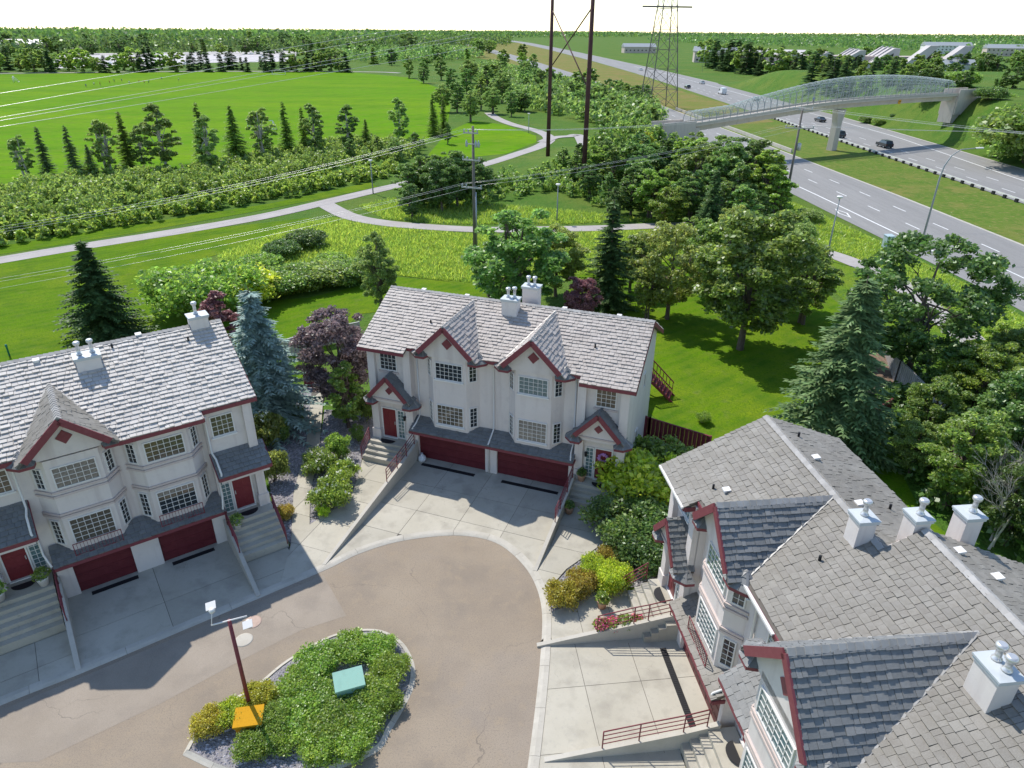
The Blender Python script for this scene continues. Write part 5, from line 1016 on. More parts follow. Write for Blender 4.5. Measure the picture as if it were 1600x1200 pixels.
# ------------------------------------------------------------------ vehicles
def vehicle(px, py, heading, paint, label, kind='car'):
    g = spot(px, py, 0); root = empty('van' if kind == 'van' else 'car', (g[0], g[1], -.02), heading, label, 'van' if kind == 'van' else 'car', 'vehicles on the highway')
    if kind == 'van': Lb, W, prof, cab = 5.9, 2.05, [(-2.95, .45), (2.7, .45), (2.95, .6), (2.95, 1.05), (2.1, 1.3), (1.5, 2.45), (1.1, 2.65), (-2.85, 2.6), (-2.95, 2.3)], None
    elif kind == 'suv': Lb, W, prof, cab = 4.8, 1.92, [(-2.4, .4), (2.35, .4), (2.4, .7), (2.3, .98), (1.1, 1.1), (-2.35, 1.12), (-2.42, .8)], [(-2.3, 1.1), (1.15, 1.1), (.45, 1.68), (-1.95, 1.7)]
    else: Lb, W, prof, cab = 4.6, 1.82, [(-2.3, .35), (2.25, .35), (2.3, .6), (2.2, .82), (1.0, .95), (-1.9, .98), (-2.3, .9)], [(-1.75, .95), (1.05, .95), (.3, 1.42), (-1.0, 1.44)]
    pm = paint; w = W/2
    def loft(b, P, ws):   # profile swept across the width with drawn-in shoulders
        rings = [[(x*(1-.01*k), s_*w*f, z) for x, z in P] for s_, f, k in ws]
        for a, c in zip(rings[:-1], rings[1:]):
            for i in range(len(P)): j = (i+1) % len(P); b.face([a[i], a[j], c[j], c[i]])
        b.face(rings[0]); b.face(rings[-1][::-1])
    b = MB(); loft(b, prof, [(-1, .92, 1.5), (-1, 1, 0), (1, 1, 0), (1, .92, 1.5)]); body = b.build('body', pm, root)
    if cab:
        b = MB(); bw, tw = .94, .76
        P0 = [(x, -w*(bw if i < 2 else tw), z) for i, (x, z) in enumerate(cab)]; P1 = [(x, -y, z) for x, y, z in P0]
        for i in range(4): j = (i+1) % 4; b.face([P0[i], P0[j], P1[j], P1[i]])
        b.face(P0); b.face(P1[::-1]); b.build('windows', M['glass'], root)
        b = MB(); (x3, z3), (x2, z2) = cab[3], cab[2]; b.box(x3-.02, x2+.02, -w*tw-.01, w*tw+.01, z2-.03, z2+.05); b.build('car_roof', pm, root)
    else:
        b = MB(); b.prism([(2.02, -w*.86, 1.36), (2.02, w*.86, 1.36), (1.56, w*.8, 2.38), (1.56, -w*.8, 2.38)], (.05, 0, .03)); b.build('windscreen', M['glass'], root)
        for s_ in (-1, 1): b = MB(); b.prism([(.5, s_*(w+.002), 1.45), (1.75, s_*(w+.002), 1.45), (1.35, s_*(w+.002), 2.15), (.5, s_*(w+.002), 2.15)], (0, s_*.012, 0)); b.build('side_window', M['glass'], root)
    for x in (-Lb*.31, Lb*.31):
        for s_ in (-1, 1):
            b = MB(); r_ = .34
            ring = [(x+r_*math.cos(t), s_*(w-.2), r_+r_*math.sin(t)) for t in np.linspace(0, 2*math.pi, 17)[:-1]]; b.prism(ring, (0, s_*.22, 0)); wh = b.build('wheel', M['black'], root)
            b = MB(); ring = [(x+.2*math.cos(t), s_*(w+.022), r_+.2*math.sin(t)) for t in np.linspace(0, 2*math.pi, 13)[:-1]]; b.prism(ring, (0, s_*.01, 0)); b.build('rim', M['steel'], wh)
    for s_ in (-1, 1):
        b = MB(); b.obox((Lb/2-.03, s_*w*.7, .68), (.05, 0, 0), (0, .18, 0), (0, 0, .08)); b.build('headlight', M['white'], root); b = MB(); b.obox((-Lb/2+.02, s_*w*.78, .85), (.05, 0, 0), (0, .12, 0), (0, 0, .09)); b.build('taillight', M['door'], root)
def paint(name, c): return surf(name, c, rough=.3, spec=.5, coat=.6)
p_white, p_dark, p_grey, p_silver = paint('white_paint', (.75, .75, .76)), paint('dark_paint', (.02, .025, .03)), paint('grey_paint_metal', (.12, .15, .16)), paint('silver_paint', (.5, .52, .54))
up_ = R(92)
vehicle(1381, 230, up_, p_dark, 'dark sport utility vehicle on the bridge shadow', 'suv'); vehicle(1128, 147, up_, p_white, 'white high-roof delivery van on the far carriageway', 'van'); vehicle(1074, 138, up_, p_dark, 'small dark car in front of the white van', 'suv'); vehicle(1097, 131, up_, p_silver, 'pale silver car in the outer lane beside the dark car'); vehicle(1001, 110, up_+R(4), p_white, 'lone white car far up the highway'); vehicle(1180, 157, up_, p_grey, 'grey car seen through the bridge mesh'); vehicle(1281, 190, up_, p_dark, 'dark car just left of the bridge pier'); vehicle(1309, 214, up_, p_dark, 'dark car half hidden behind the bridge pier', 'suv')

# ------------------------------------------------------------------ far buildings, goals, people
M['hall'] = surf('hall_concrete', (.45, .42, .41), [(.1, (.52, .49, .48), .4, .7, .8), (.5, (.5, .46, .44), .5, .75, .5)], rough=.9); M['beige'] = surf('beige_wall', (.5, .42, .37), [(.2, (.56, .48, .42), .4, .7, .8)], rough=.9)
g = spot(1318, 109); root = empty('concrete_hall', (g[0], g[1], 0), R(-12), 'white angular concrete hall with slanting roof blades behind the footbridge', 'building')
for k in range(4):
    x, h_ = -58+k*23, 10+1.6*k; b = MB(); b.prism([(x, 0, 0), (x+25, 0, 0), (x+25, 0, h_), (x+21, 0, h_)], (0, 44, 0)); b.build('sloping_roof', M['hall'], root)
    b = MB(); b.prism([(x+6, -.3, .8), (x+21, -.3, .8), (x+21, -.3, h_*.78)], (0, .25, 0)); b.build('window', M['glass'], root)
    for q in range(3): b = MB(); b.prism([(x+.5, 8+q*13, .6), (x+2.0, 8+q*13, .6), (x+22.0, 8+q*13, h_+1.0), (x+20.5, 8+q*13, h_+1.0)], (0, 1.4, 0)); b.build('roof_rib', M['hall'], root)
for x in (30, 52): b = MB(); b.prism([(x, -16, -1), (x+12, -16, -1), (x+27, -16, 17), (x+21, -16, 17)], (0, 12, 0)); b.build('fin_wall', M['hall'], root)
b = MB(); b.box(-75, 75, 14, 40, 0, 9); b.build('wing', M['beige'], root)
def block(px, py, w, d, h, rz, mat, label, roofmat='grey_paint', rows=2):
    g = spot(px, py); root = empty('building', (g[0], g[1], float(relief(g[0], g[1]))), rz, label, 'building'); b = MB(); b.box(-w/2, w/2, 0, d, -1, h); b.build('wall', M[mat], root)
    b = MB(); b.prism([(-w/2-.6, -.6, h), (-w/2-.6, d+.6, h), (-w/2-.6, d/2, h+d*.22)], (w+1.2, 0, 0)); b.build('roof', M[roofmat], root); n = max(3, int(w/5))
    for r_ in range(rows):
        for i in range(n): b = MB(); x = -w/2+w*(i+.5)/n; z = h*(r_+.35)/rows; b.box(x-.8, x+.8, -.06, .02, z, z+1.4); b.build('window', M['glass'], root)
block(1120, 98, 40, 18, 9, R(-8), 'beige', 'low beige building behind the conifers across the highway'); block(1492, 116, 22, 14, 6, R(-15), 'white', 'small white shed among the trees right of the hall', rows=1); block(1480, 84, 60, 20, 10, R(-10), 'white', 'long white apartment block at the top right', rows=3); block(1575, 88, 50, 20, 9, R(-16), 'beige', 'beige apartment block at the top right corner', rows=2); block(1000, 83, 40, 18, 7, R(4), 'beige', 'flat beige building beyond the lattice tower', rows=1)
block(40, 80, 50, 22, 7, R(20), 'beige', 'long low school building at the top left', rows=1)
def goal(px, py, rz, label):
    g = spot(px, py, 0); root = empty('soccer_goal', (g[0], g[1], -.02), rz, label, 'goal', 'soccer goals')
    for n_, a, c in (('post', (-3.66, 0, 0), (-3.66, 0, 2.44)), ('post', (3.66, 0, 0), (3.66, 0, 2.44)), ('crossbar', (-3.72, 0, 2.44), (3.72, 0, 2.44)), ('stay', (-3.66, 0, 2.44), (-3.66, 2, 0)), ('stay', (3.66, 0, 2.44), (3.66, 2, 0)), ('ground_bar', (-3.66, 2, .05), (3.66, 2, .05))): b = MB(); b.tube([a, c], .11, 6); b.build(n_, M['white'], root)
goal(436, 117, R(20), 'white soccer goal at the far edge of the field'); goal(408, 203, R(-8), 'white soccer goal behind the row of trees'); goal(22, 128, R(-60), 'white soccer goal near the left edge')
def person_mesh(name, pose):
    """one continuous skinned figure"""
    J = {'pel': (0, 0, .95), 'ch': (0, .02, 1.3), 'nk': (0, .02, 1.5), 'hd': (0, .05, 1.62), 'ht': (0, .05, 1.74), 'ls': (-.19, .02, 1.42), 'rs': (.19, .02, 1.42), 'lh': (-.1, 0, .9), 'rh': (.1, 0, .9)}
    J.update({0: {'le': (-.27, .02, 1.15), 'lw': (-.27, .12, .92), 're': (.27, .02, 1.15), 'rw': (.27, .12, .92), 'lk': (-.11, .03, .5), 'la': (-.12, 0, .08), 'lf': (-.13, .16, .04), 'rk': (.11, .03, .5), 'ra': (.12, 0, .08), 'rf': (.13, .16, .04)},
              1: {'le': (-.28, -.12, 1.2), 'lw': (-.24, .08, 1.05), 're': (.28, .15, 1.2), 'rw': (.22, .36, 1.25), 'lk': (-.11, .28, .58), 'la': (-.11, .12, .2), 'lf': (-.11, .27, .14), 'rk': (.11, -.06, .5), 'ra': (.11, -.36, .16), 'rf': (.11, -.26, .05)}}[pose])
    K = list(J); E_ = [('pel', 'ch'), ('ch', 'nk'), ('nk', 'hd'), ('hd', 'ht'), ('ch', 'ls'), ('ls', 'le'), ('le', 'lw'), ('ch', 'rs'), ('rs', 're'), ('re', 'rw'), ('pel', 'lh'), ('lh', 'lk'), ('lk', 'la'), ('la', 'lf'), ('pel', 'rh'), ('rh', 'rk'), ('rk', 'ra'), ('ra', 'rf')]
    rad = {'pel': .15, 'ch': .15, 'nk': .06, 'hd': .1, 'ht': .07, 'ls': .075, 'rs': .075, 'le': .05, 're': .05, 'lw': .035, 'rw': .035, 'lh': .095, 'rh': .095, 'lk': .065, 'rk': .065, 'la': .045, 'ra': .045, 'lf': .035, 'rf': .035}
    me = bpy.data.meshes.new(name); me.from_pydata([J[k] for k in K], [(K.index(a), K.index(c)) for a, c in E_], []); o = bpy.data.objects.new(name, me); COL.objects.link(o)
    sk = o.modifiers.new('s', 'SKIN')
    for i, k in enumerate(K): me.skin_vertices[0].data[i].radius = (rad[k], rad[k]*.9); me.skin_vertices[0].data[i].use_root = (k == 'pel')
    o.modifiers.new('d', 'SUBSURF').levels = 1
    dg = bpy.context.evaluated_depsgraph_get(); out = bpy.data.meshes.new_from_object(o.evaluated_get(dg)); bpy.data.objects.remove(o)
    out.materials.clear()
    for _ in range(4): out.materials.append(M['black'])
    for p in out.polygons:
        z, x = p.center.z, abs(p.center.x); p.material_index = 3 if z > 1.68 else 2 if (z > 1.5 or (x > .23 and z < 1.2 and z > .8) or (.12 < z < .5)) else 0 if z > .98 else 1
        p.use_smooth = True
    return out
PM = [person_mesh('person', 0), person_mesh('person', 1)]; skin = surf('skin', (.45, .28, .2), rough=.6); hair = surf('hair', (.04, .03, .025), rough=.7); shirts = [surf('cloth_'+n, c, rough=.9) for n, c in (('blue', (.05, .12, .35)), ('white', (.7, .7, .7)), ('red', (.45, .05, .05)), ('orange', (.6, .2, .04)), ('green', (.05, .3, .2)))]; shorts = surf('cloth_dark', (.02, .02, .03), rough=.9)
names = ['blue', 'white', 'red', 'orange', 'green']
for i, (px, py) in enumerate(((135, 137), (147.5, 134), (157, 134), (172, 131), (179, 129), (191, 128.5), (202.5, 132), (217.7, 130), (226, 131), (233, 131), (253, 125), (279.5, 127))):
    g = spot(px, py, 0); k = i % 5; o = link_mesh('person', PM[i % 2], [shirts[k], shorts, skin, hair], loc=(g[0], g[1], -.03), rot=(0, 0, random.uniform(0, 6.28))); prop(o, f'person in {names[k]} top {"running" if i % 2 else "standing"} on the field, number {["one","two","three","four","five","six","seven","eight","nine","ten","eleven","twelve"][i]} from the left', 'person', 'players on the sports field')
xp, zp = bridge_pt(1271, 160); w_ = BO+BX*xp; o = link_mesh('person', PM[1], [shirts[0], shorts, skin, hair], loc=(w_[0], w_[1], float(hz(xp))), rot=(0, 0, BA+R(90))); prop(o, 'person crossing the footbridge inside the mesh tunnel', 'person')

# ------------------------------------------------------------------ trees, shrubs, thickets
def rand_dir(n):
    d = rng.normal(size=(n, 3)); return d/np.linalg.norm(d, axis=1)[:, None]
def clump_cloud(cl, n, squash=.85):
    """leaf centres and outward directions over a set of clumps (x, y, z, r)"""
    cl = np.array(cl); p = cl[:, 3]**2; k = rng.choice(len(cl), n, p=p/p.sum()); d = rand_dir(n); d[:, 2] = np.where(d[:, 2] < -.35, -d[:, 2], d[:, 2])
    rr = cl[k, 3]*(rng.uniform(0, 1, n)**.45)*rng.uniform(.75, 1.12, n); c = cl[k, :3]+d*rr[:, None]*np.array([1, 1, squash]); return c, d
def limb(b, a, c, r0, r1, bend=.12):
    a = np.array(a, float); c = np.array(c, float); L_ = np.linalg.norm(c-a); m1 = a+(c-a)*.35+np.array([random.uniform(-1, 1), random.uniform(-1, 1), .5])*L_*bend; m2 = a+(c-a)*.7+np.array([random.uniform(-1, 1), random.uniform(-1, 1), .4])*L_*bend*.7
    b.tube([a, m1, m2, c], [r0, r0*.7+r1*.3, r0*.35+r1*.65, r1], 6, cap=False); return m1, m2
PROTO = {}
def proto_broad(key, h=8.0, rx=3.0, z0=.12, nclump=90, nleaf=15000, leaf=.1, stems=1, gap=.9, rtop=1.0, bare=.0):
    zc, rz = h*(z0+(1-z0)*.5), h*(1-z0)*.52; cl = []; lob = [(random.uniform(0, 6.28), random.uniform(.75, 1.1)) for _ in range(6)]
    while len(cl) < nclump:
        d = rand_dir(1)[0]; f = random.uniform(.25, 1)**.5*.92; up_ = d[2]*f; taper = 1-(1-rtop)*max(0, up_)-.3*max(0, -up_)
        az = math.atan2(d[1], d[0]); lobe = min(lob, key=lambda q: abs(((az-q[0]+math.pi) % 6.283)-math.pi))[1]
        cl.append((d[0]*rx*f*taper*lobe, d[1]*rx*f*taper*lobe, zc+up_*rz, rx*random.uniform(.1, .24)*gap))
    c, d = clump_cloud(cl, nleaf, .8); d = d*.45+rand_dir(nleaf)*.75+np.array([0, 0, .25]); d /= np.linalg.norm(d, axis=1)[:, None]
    crown = leaf_quads('crown', c, leaf, normals=d); b = MB()
    for s_ in range(stems):
        ox, oy = (0, 0) if stems == 1 else (.22*math.cos(s_*2.2), .22*math.sin(s_*2.2)); tx, ty = (ox*4, oy*4); top = np.array([tx*.6, ty*.6, h*.85]); r0 = h*.017
        P = [np.array((ox, oy, -.15)), np.array((ox+random.uniform(-.1, .1), oy, h*.18)), np.array((tx*.4+random.uniform(-.2, .2), ty*.4, h*.5)), top]; b.tube(P, [r0*1.25, r0, r0*.7, r0*.2], 8, cap=False)
        for q in random.sample(cl, min(len(cl), 16)):
            t = random.uniform(.15, .75); st = P[1]+(P[3]-P[1])*t*.8; m1, m2 = limb(b, st, q[:3], r0*.4, r0*.08)
            for _ in range(2): e_ = np.array(q[:3])+rand_dir(1)[0]*q[3]; limb(b, m2, e_, r0*.14, r0*.04)
    PROTO[key] = (b.mesh('trunk'), crown, h)
def proto_spruce(key, h=10.0, rx=3.0, levels=30, per=12, droop=.3, leaf=.3, dens=9):
    Cn = []; A = []; Bv = []
    for i in range(levels):
        f = i/levels; z = h*(.03+.95*f); L0 = rx*(1-f)**.9+.14
        for k in range(max(5, int(per*(1-.5*f)))):
            a = random.uniform(0, 6.28); L_ = L0*random.uniform(.62, 1.08); u = np.array([math.cos(a), math.sin(a), 0]); w = np.array([-u[1], u[0], 0]); n = max(3, int(dens*L_/rx)+3); dr = droop*random.uniform(.7, 1.3); zz_ = z+random.uniform(-.5, .5)*h/levels
            for j in range(n):
                t = (j+.7)/n; p = u*L_*t+np.array([0, 0, zz_-dr*L_*t*t*1.2+.22*L_*t**3]); sp = leaf*(1.25-.6*t)*random.uniform(.8, 1.25)
                for sd_ in (-1, 1, 0):
                    dv = u*(.6 if sd_ else 1)+w*sd_*.8+np.array([0, 0, -.3 if sd_ else -.05]); dv /= np.linalg.norm(dv); Cn.append(p+dv*sp*.35); A.append(dv*sp); nb = np.cross(dv, (0, 0, 1))+np.array([0, 0, random.uniform(-.6, .6)]); Bv.append(nb/np.linalg.norm(nb)*sp*.3)
    Cn, A, Bv = np.array(Cn), np.array(A), np.array(Bv); n = len(Cn); V = np.stack([Cn-A*.55, Cn+Bv, Cn+A, Cn-Bv], 1).reshape(-1, 3); crown = raw_mesh('crown', V, np.arange(4*n).reshape(n, 4)); b = MB(); b.tube([(0, 0, -.15), (0, 0, h*.5), (0, 0, h*.99)], [h*.02, h*.012, .015], 8, cap=False); PROTO[key] = (b.mesh('trunk'), crown, h)
def proto_bush(key, h=1.6, r=1.1, n=2600, leaf=.07, clumps=16, flat=1.0):
    cl = []
    for _ in range(clumps):
        a = random.uniform(0, 6.28); q = r*math.sqrt(random.uniform(0, .55)); cl.append((q*math.cos(a), q*math.sin(a), h*random.uniform(.25, .68)*(1-.35*(q/r)**2), r*random.uniform(.26, .42)))
    c, d = clump_cloud(cl, n); c[:, 2] = np.maximum(c[:, 2], .02); d = d*.5+rand_dir(n)*.7; d /= np.linalg.norm(d, axis=1)[:, None]; b = MB()
    for q in cl[:8]: limb(b, (random.uniform(-.1, .1), random.uniform(-.1, .1), -.05), q[:3], .035, .01)
    PROTO[key] = (b.mesh('stem'), leaf_quads('foliage', c, leaf, normals=d), h)
proto_broad('oak1', 8.0, 3.0, .12, 150, 36000, .075); proto_broad('oak2', 8.0, 2.7, .1, 130, 32000, .075, stems=2); proto_broad('oak3', 8.0, 3.3, .08, 160, 38000, .075)
proto_broad('open', 8.0, 3.4, .16, 125, 27000, .075, gap=.85)
proto_broad('pop1', 9.0, 2.0, .02, 95, 14000, .11, rtop=.4); proto_broad('pop2', 9.0, 2.4, .03, 100, 15000, .11, rtop=.5); proto_broad('birch1', 8.0, 1.8, .06, 75, 14000, .105, stems=2, rtop=.4); proto_broad('birch2', 8.0, 2.1, .06, 80, 15000, .105, rtop=.5)
proto_broad('far1', 10.0, 3.2, .0, 70, 5000, .28, rtop=.6); proto_broad('far2', 10.0, 3.8, .0, 70, 5200, .3); proto_spruce('farsp', 10.0, 2.7, 15, 8, leaf=.75, dens=4)
proto_spruce('spr1', 10.0, 3.5, 34, 16, leaf=.3, dens=11); proto_spruce('spr2', 10.0, 2.4, 34, 13, leaf=.28, dens=9); proto_spruce('spr3', 10.0, 3.2, 36, 16, droop=.42, leaf=.3, dens=11)
proto_bush('bush1', 1.6, 1.1, 7000, .042, 26); proto_bush('bush2', 1.3, 1.2, 8000, .042, 34); proto_bush('bush3', 2.4, 1.4, 9500, .058, 32); proto_bush('mugo', 1.5, 1.2, 8000, .04, 22); proto_bush('bigbush', 4.0, 3.0, 15000, .11, 60); proto_bush('bigbush2', 4.0, 3.6, 15000, .11, 70)
def plant(key, base, h, leaf, label, cat='tree', group=None, w=1.0, name=None, bark='bark', rz=None):
    tm, cm, hn = PROTO[key]; s_ = h/hn; nm = name or {'tree': 'broadleaf_tree', 'shrub': 'shrub', 'spruce': 'spruce_tree'}.get(cat, cat.replace(' ', '_'))
    root = empty(nm, tuple(base), random.uniform(0, 6.28) if rz is None else rz, label, 'tree' if cat == 'spruce' else cat, group); root.scale = (s_*w, s_*w, s_)
    link_mesh('stem' if cat == 'shrub' else 'trunk', tm, M[bark], root); link_mesh('foliage' if cat == 'shrub' else 'crown', cm, LEAF[leaf], root); return root
def tree(key, px, py, top, leaf, label, **kw):
    g = spot(px, py); return plant(key, g, tall(g, top), leaf, label, **kw)
ORD = ['first', 'second', 'third', 'fourth', 'fifth', 'sixth', 'seventh', 'eighth', 'ninth', 'tenth', 'eleventh', 'twelfth', 'thirteenth', 'fourteenth', 'fifteenth', 'sixteenth', 'seventeenth', 'eighteenth', 'nineteenth', 'twentieth']
def rank(items):
    """ordinal of every item counted from the left"""
    o = sorted(range(len(items)), key=lambda i: items[i][0]); w = [''] * len(items)
    for k, i in enumerate(o): w[i] = ORD[k]+' from the left'
    return w
# ---- single trees near the houses
screen = [(868, 462, 352, 'olive', 'oak1', 1.3), (985, 455, 362, 'mid', 'oak2', 1.2), (1098, 462, 345, 'mid', 'oak1', 1.1), (1205, 478, 352, 'bright', 'oak3', 1.1), (1250, 505, 380, 'mid', 'oak2', 1.3), (1075, 410, 338, 'bright', 'oak2', 1.2), (1140, 400, 318, 'olive', 'oak3', 1.1), (765, 462, 372, 'poplar', 'oak2', 1.2), (1010, 500, 405, 'olive', 'oak2', .9)]
for (px, py, top_, lf, ky, w), wd in zip(screen, rank(screen)): tree(ky, px, py, top_, lf, 'leafy tree of the screen behind the middle duplex, '+wd, w=w, group='screen of trees behind the middle duplex')
tree('spr1', 168, 528, 372, 'spruce', 'dark green spruce standing on the lawn behind the row house', cat='spruce', w=1.4)
tree('spr3', 425, 668, 446, 'blue', 'silvery blue spruce at the end wall of the row house', cat='spruce', w=1.3)
tree('birch2', 352, 560, 455, 'purple', 'small purple-leaved tree behind the row house chimney', w=1.5); tree('oak3', 540, 640, 478, 'mauve', 'dusky mauve tree left of the middle duplex', w=1.0); tree('birch2', 545, 668, 565, 'mid', 'young green tree by the shaded entry steps', w=1.3)
tree('oak2', 596, 492, 362, 'silver', 'grey-green tree behind the left end of the middle duplex', w=.85); tree('oak2', 805, 500, 322, 'poplar', 'broad multi-stemmed tree behind the middle duplex roof', w=1.4); tree('spr2', 948, 478, 310, 'spruce', 'narrow dark spruce behind the middle duplex roof', cat='spruce', w=1.3)
tree('open', 1042, 498, 348, 'olive', 'airy olive-green tree right of the narrow spruce', w=1.15); tree('oak1', 1156, 545, 328, 'mid', 'large round green tree on the back lawn', w=1.3); tree('oak3', 905, 520, 430, 'purple', 'purple-leaved tree behind the duplex roof ridge', w=.9)
tree('spr3', 1290, 700, 428, 'spruce2', 'tall drooping grey-green spruce behind the right townhouse', cat='spruce', w=1.25); tree('spr2', 1322, 560, 400, 'spruce', 'slender dark spruce behind the tall drooping spruce', cat='spruce', w=.8)
tree('open', 1412, 600, 372, 'dark', 'spreading dark tree beside the grey fence and footpath', w=1.25)
clump = ((1440, 700, 590, 'mid', 'oak1', 1.2), (1510, 660, 530, 'bright', 'oak3', 1.2), (1580, 640, 495, 'mid', 'oak2', 1.3), (1480, 790, 640, 'mid', 'oak2', 1.2), (1560, 760, 590, 'dark', 'oak1', 1.3), (1640, 760, 560, 'mid', 'oak3', 1.2), (1420, 740, 655, 'silver', 'oak3', 1.1), (1545, 590, 500, 'bright', 'oak2', 1.3), (1650, 900, 700, 'dark', 'oak1', 1.1), (1570, 850, 720, 'dark', 'oak3', 1.0))
for (px, py, top, lf, ky, w), wd in zip(clump, rank(clump)): tree(ky, px, py, top, lf, 'leafy tree in the dense clump at the right edge, '+wd, w=w, group='dense clump of trees at the right edge')
def bare_tree(px, py, top, label):
    g = spot(px, py); h = tall(g, top); root = empty('bare_birch', g, 0, label, 'tree', 'bare birches'); b = MB(); tw = MB()
    def grow(p, d, L_, r_, n):
        q = p+d*L_; bb = b if n > 2 else tw; bb.tube([p, p+d*L_*.5+rand_dir(1)[0]*L_*.05, q], [r_, r_*.8, r_*.6], 5, cap=False)
        if n == 0: return
        for _ in range(3 if n > 1 else 4): e = d+rand_dir(1)[0]*.55+np.array((0, 0, .15)); e /= np.linalg.norm(e); grow(p+d*L_*random.uniform(.5, 1), e, L_*random.uniform(.55, .78), r_*.55, n-1)
    for k in range(3): d = np.array([random.uniform(-.25, .25), random.uniform(-.25, .25), 1]); d /= np.linalg.norm(d); grow(np.array([random.uniform(-.4, .4), random.uniform(-.4, .4), -.1]), d, h*.42, .075, 4)
    b.build('trunk', M['birch'], root, fix=False); tw.build('twigs', M['birch'], root, fix=False)
bare_tree(1545, 850, 700, 'leafless white birch behind the pale chimneys'); bare_tree(1585, 840, 670, 'leafless white birch at the right edge')
# ---- garden shrubs
def shrub(key, px, py, top, leaf, label, w=1.0, group=None, z=None, flower=None):
    g = np.array(spot(px, py, z if z is not None else 0)); h = tall(g, top); r = plant(key, g, h, leaf, label, cat='shrub', w=w, group=group)
    if flower:
        tm, cm, hn = PROTO[key]; n = len(cm.polygons); pts = np.empty(n*3); cm.polygons.foreach_get('center', pts); pts = pts.reshape(-1, 3); pts = pts[np.argsort(-pts[:, 2]+rng.normal(0, .35, n))[:34]]*1.03
        link_mesh('blossom', leaf_quads('blossom', np.repeat(pts, 4, 0)+rng.normal(0, .04, (136, 3)), .045), LEAF[flower], r)
    return r
shrub('bush3', 1000, 790, 690, 'lime', 'large lime-green shrub beside the wreath door', w=1.15); shrub('bush3', 1020, 745, 672, 'mid', 'green shrub behind the large lime shrub', w=1.2); shrub('bush3', 972, 772, 712, 'bright', 'leafy shrub pressed against the wreath door steps', w=.9)
mg_ = ((968, 835, 783, 1.3), (1000, 850, 790, 1.2), (1025, 828, 770, 1.3), (985, 870, 825, 1.2), (1012, 880, 832, 1.2), (1035, 870, 815, 1.1))
for (px, py, top, w), wd in zip(mg_, rank(mg_)): shrub('mugo', px, py, top, 'dark', 'dark green mugo pine in the rock bed, '+wd, w=w, group='mugo pines in the rock bed')
for px, py, top, lf, w, lab in ((876, 944, 906, 'gold', 1.15, 'russet and gold shrub nearest the curb'), (907, 925, 888, 'rusty', 1.1, 'russet shrub second from the curb'), (925, 902, 864, 'lime', 1.0, 'yellow shrub behind the russet shrub'), (958, 918, 876, 'lime', 1.1, 'bright yellow shrub nearest the right porch walk'), (950, 880, 850, 'rusty', 1.1, 'small russet shrub beside the wreath door walk'), (940, 934, 916, 'bright', .9, 'low green plant in front of the yellow shrub')): shrub('bush2', px, py, top+4, lf, lab, w=w*.66)
for px, py, top, lf, ky, w, fl_, lab in ((520, 790, 745, 'bright', 'bush2', 1.1, 'flower', 'white-flowering shrub at the tip of the rock bed'), (500, 738, 700, 'mid', 'bush2', 1.1, 'flower', 'green shrub with white flowers beside the walkway'), (540, 752, 712, 'bright', 'bush1', 1.2, 'flower', 'white-flowering shrub near the shaded steps'), (505, 806, 783, 'lime', 'bush1', 1.0, None, 'small yellow-green shrub at the corner of the walkway'), (447, 808, 786, 'rusty', 'bush2', 1.0, None, 'small olive shrub alone in the grey rocks'), (530, 715, 665, 'bright', 'bush3', 1.0, None, 'tall leafy shrub under the young green tree'), (560, 690, 655, 'mid', 'bush3', .9, 'violet', 'shrub with violet blossom beside the handrail'), (415, 705, 625, 'olive', 'bush3', 1.0, 'flower', 'tall shrub at the row house corner'), (428, 752, 690, 'olive', 'bush3', .9, None, 'shrub below the row house porch roof'), (440, 690, 640, 'mid', 'bush3', .9, None, 'shrub at the foot of the blue spruce'), (462, 660, 622, 'dark', 'bush3', 1.1, None, 'dark shrub in the shade of the blue spruce'), (575, 655, 600, 'mid', 'bush3', .9, None, 'green shrub against the end wall of the duplex'), (1098, 660, 640, 'bright', 'bush2', 1.0, None, 'low shrub on the back lawn by the maroon fence')): shrub(ky, px, py, top+3, lf, lab, w=w*.74, flower=fl_)
# island planting: low hedge-like shrubs
cen = ISL.mean(0)
isl = ((468, 1078, 1.4), (500, 1040, 1.5), (545, 1022, 1.4), (590, 1022, 1.3), (612, 1055, 1.2), (585, 1095, 1.4), (540, 1110, 1.5), (492, 1100, 1.5), (470, 1125, 1.4), (520, 1145, 1.4), (570, 1135, 1.3), (606, 1105, 1.0), (500, 1170, 1.3), (552, 1165, 1.3), (440, 1162, 1.2), (395, 1175, 1.1))
for (px, py, w), wd in zip(isl, rank(isl)): plant('bush2', np.array(spot(px, py, .07)), random.uniform(.75, .95), 'bright', 'clipped green shrub of the planted island, '+wd, cat='shrub', w=w*.95, group='green shrubs of the planted island')
for px, py, lf, lab in ((408, 1098, 'gold', 'golden shrub right of the brown lamp post'), (365, 1128, 'lime', 'yellow-green shrub left of the grit bin'), (330, 1140, 'gold', 'golden shrub at the left tip of the island'), (432, 1135, 'mid', 'green shrub between grit bin and transformer box')): plant('bush2', np.array(spot(px, py, .07)), 1.0, lf, lab, cat='shrub', w=.85)
st_ = [(q[0], q[1]) for q in ISL+IN*.3]; V = []; F = []; k = 0; xs = [p[0] for p in st_]; ys = [p[1] for p in st_]
while k < 2400:
    x, y = random.uniform(min(xs), max(xs)), random.uniform(min(ys), max(ys))
    if not inside(st_, x, y): continue
    s_ = random.uniform(.04, .11); V += [(x+s_, y, .07), (x, y+s_*.8, .07), (x-s_, y, .07), (x, y-s_*.8, .07), (x+s_*.1, y, .07+s_*.6)]; n = 5*k; F += [(n, n+1, n+4), (n+1, n+2, n+4), (n+2, n+3, n+4), (n+3, n, n+4)]; k += 1
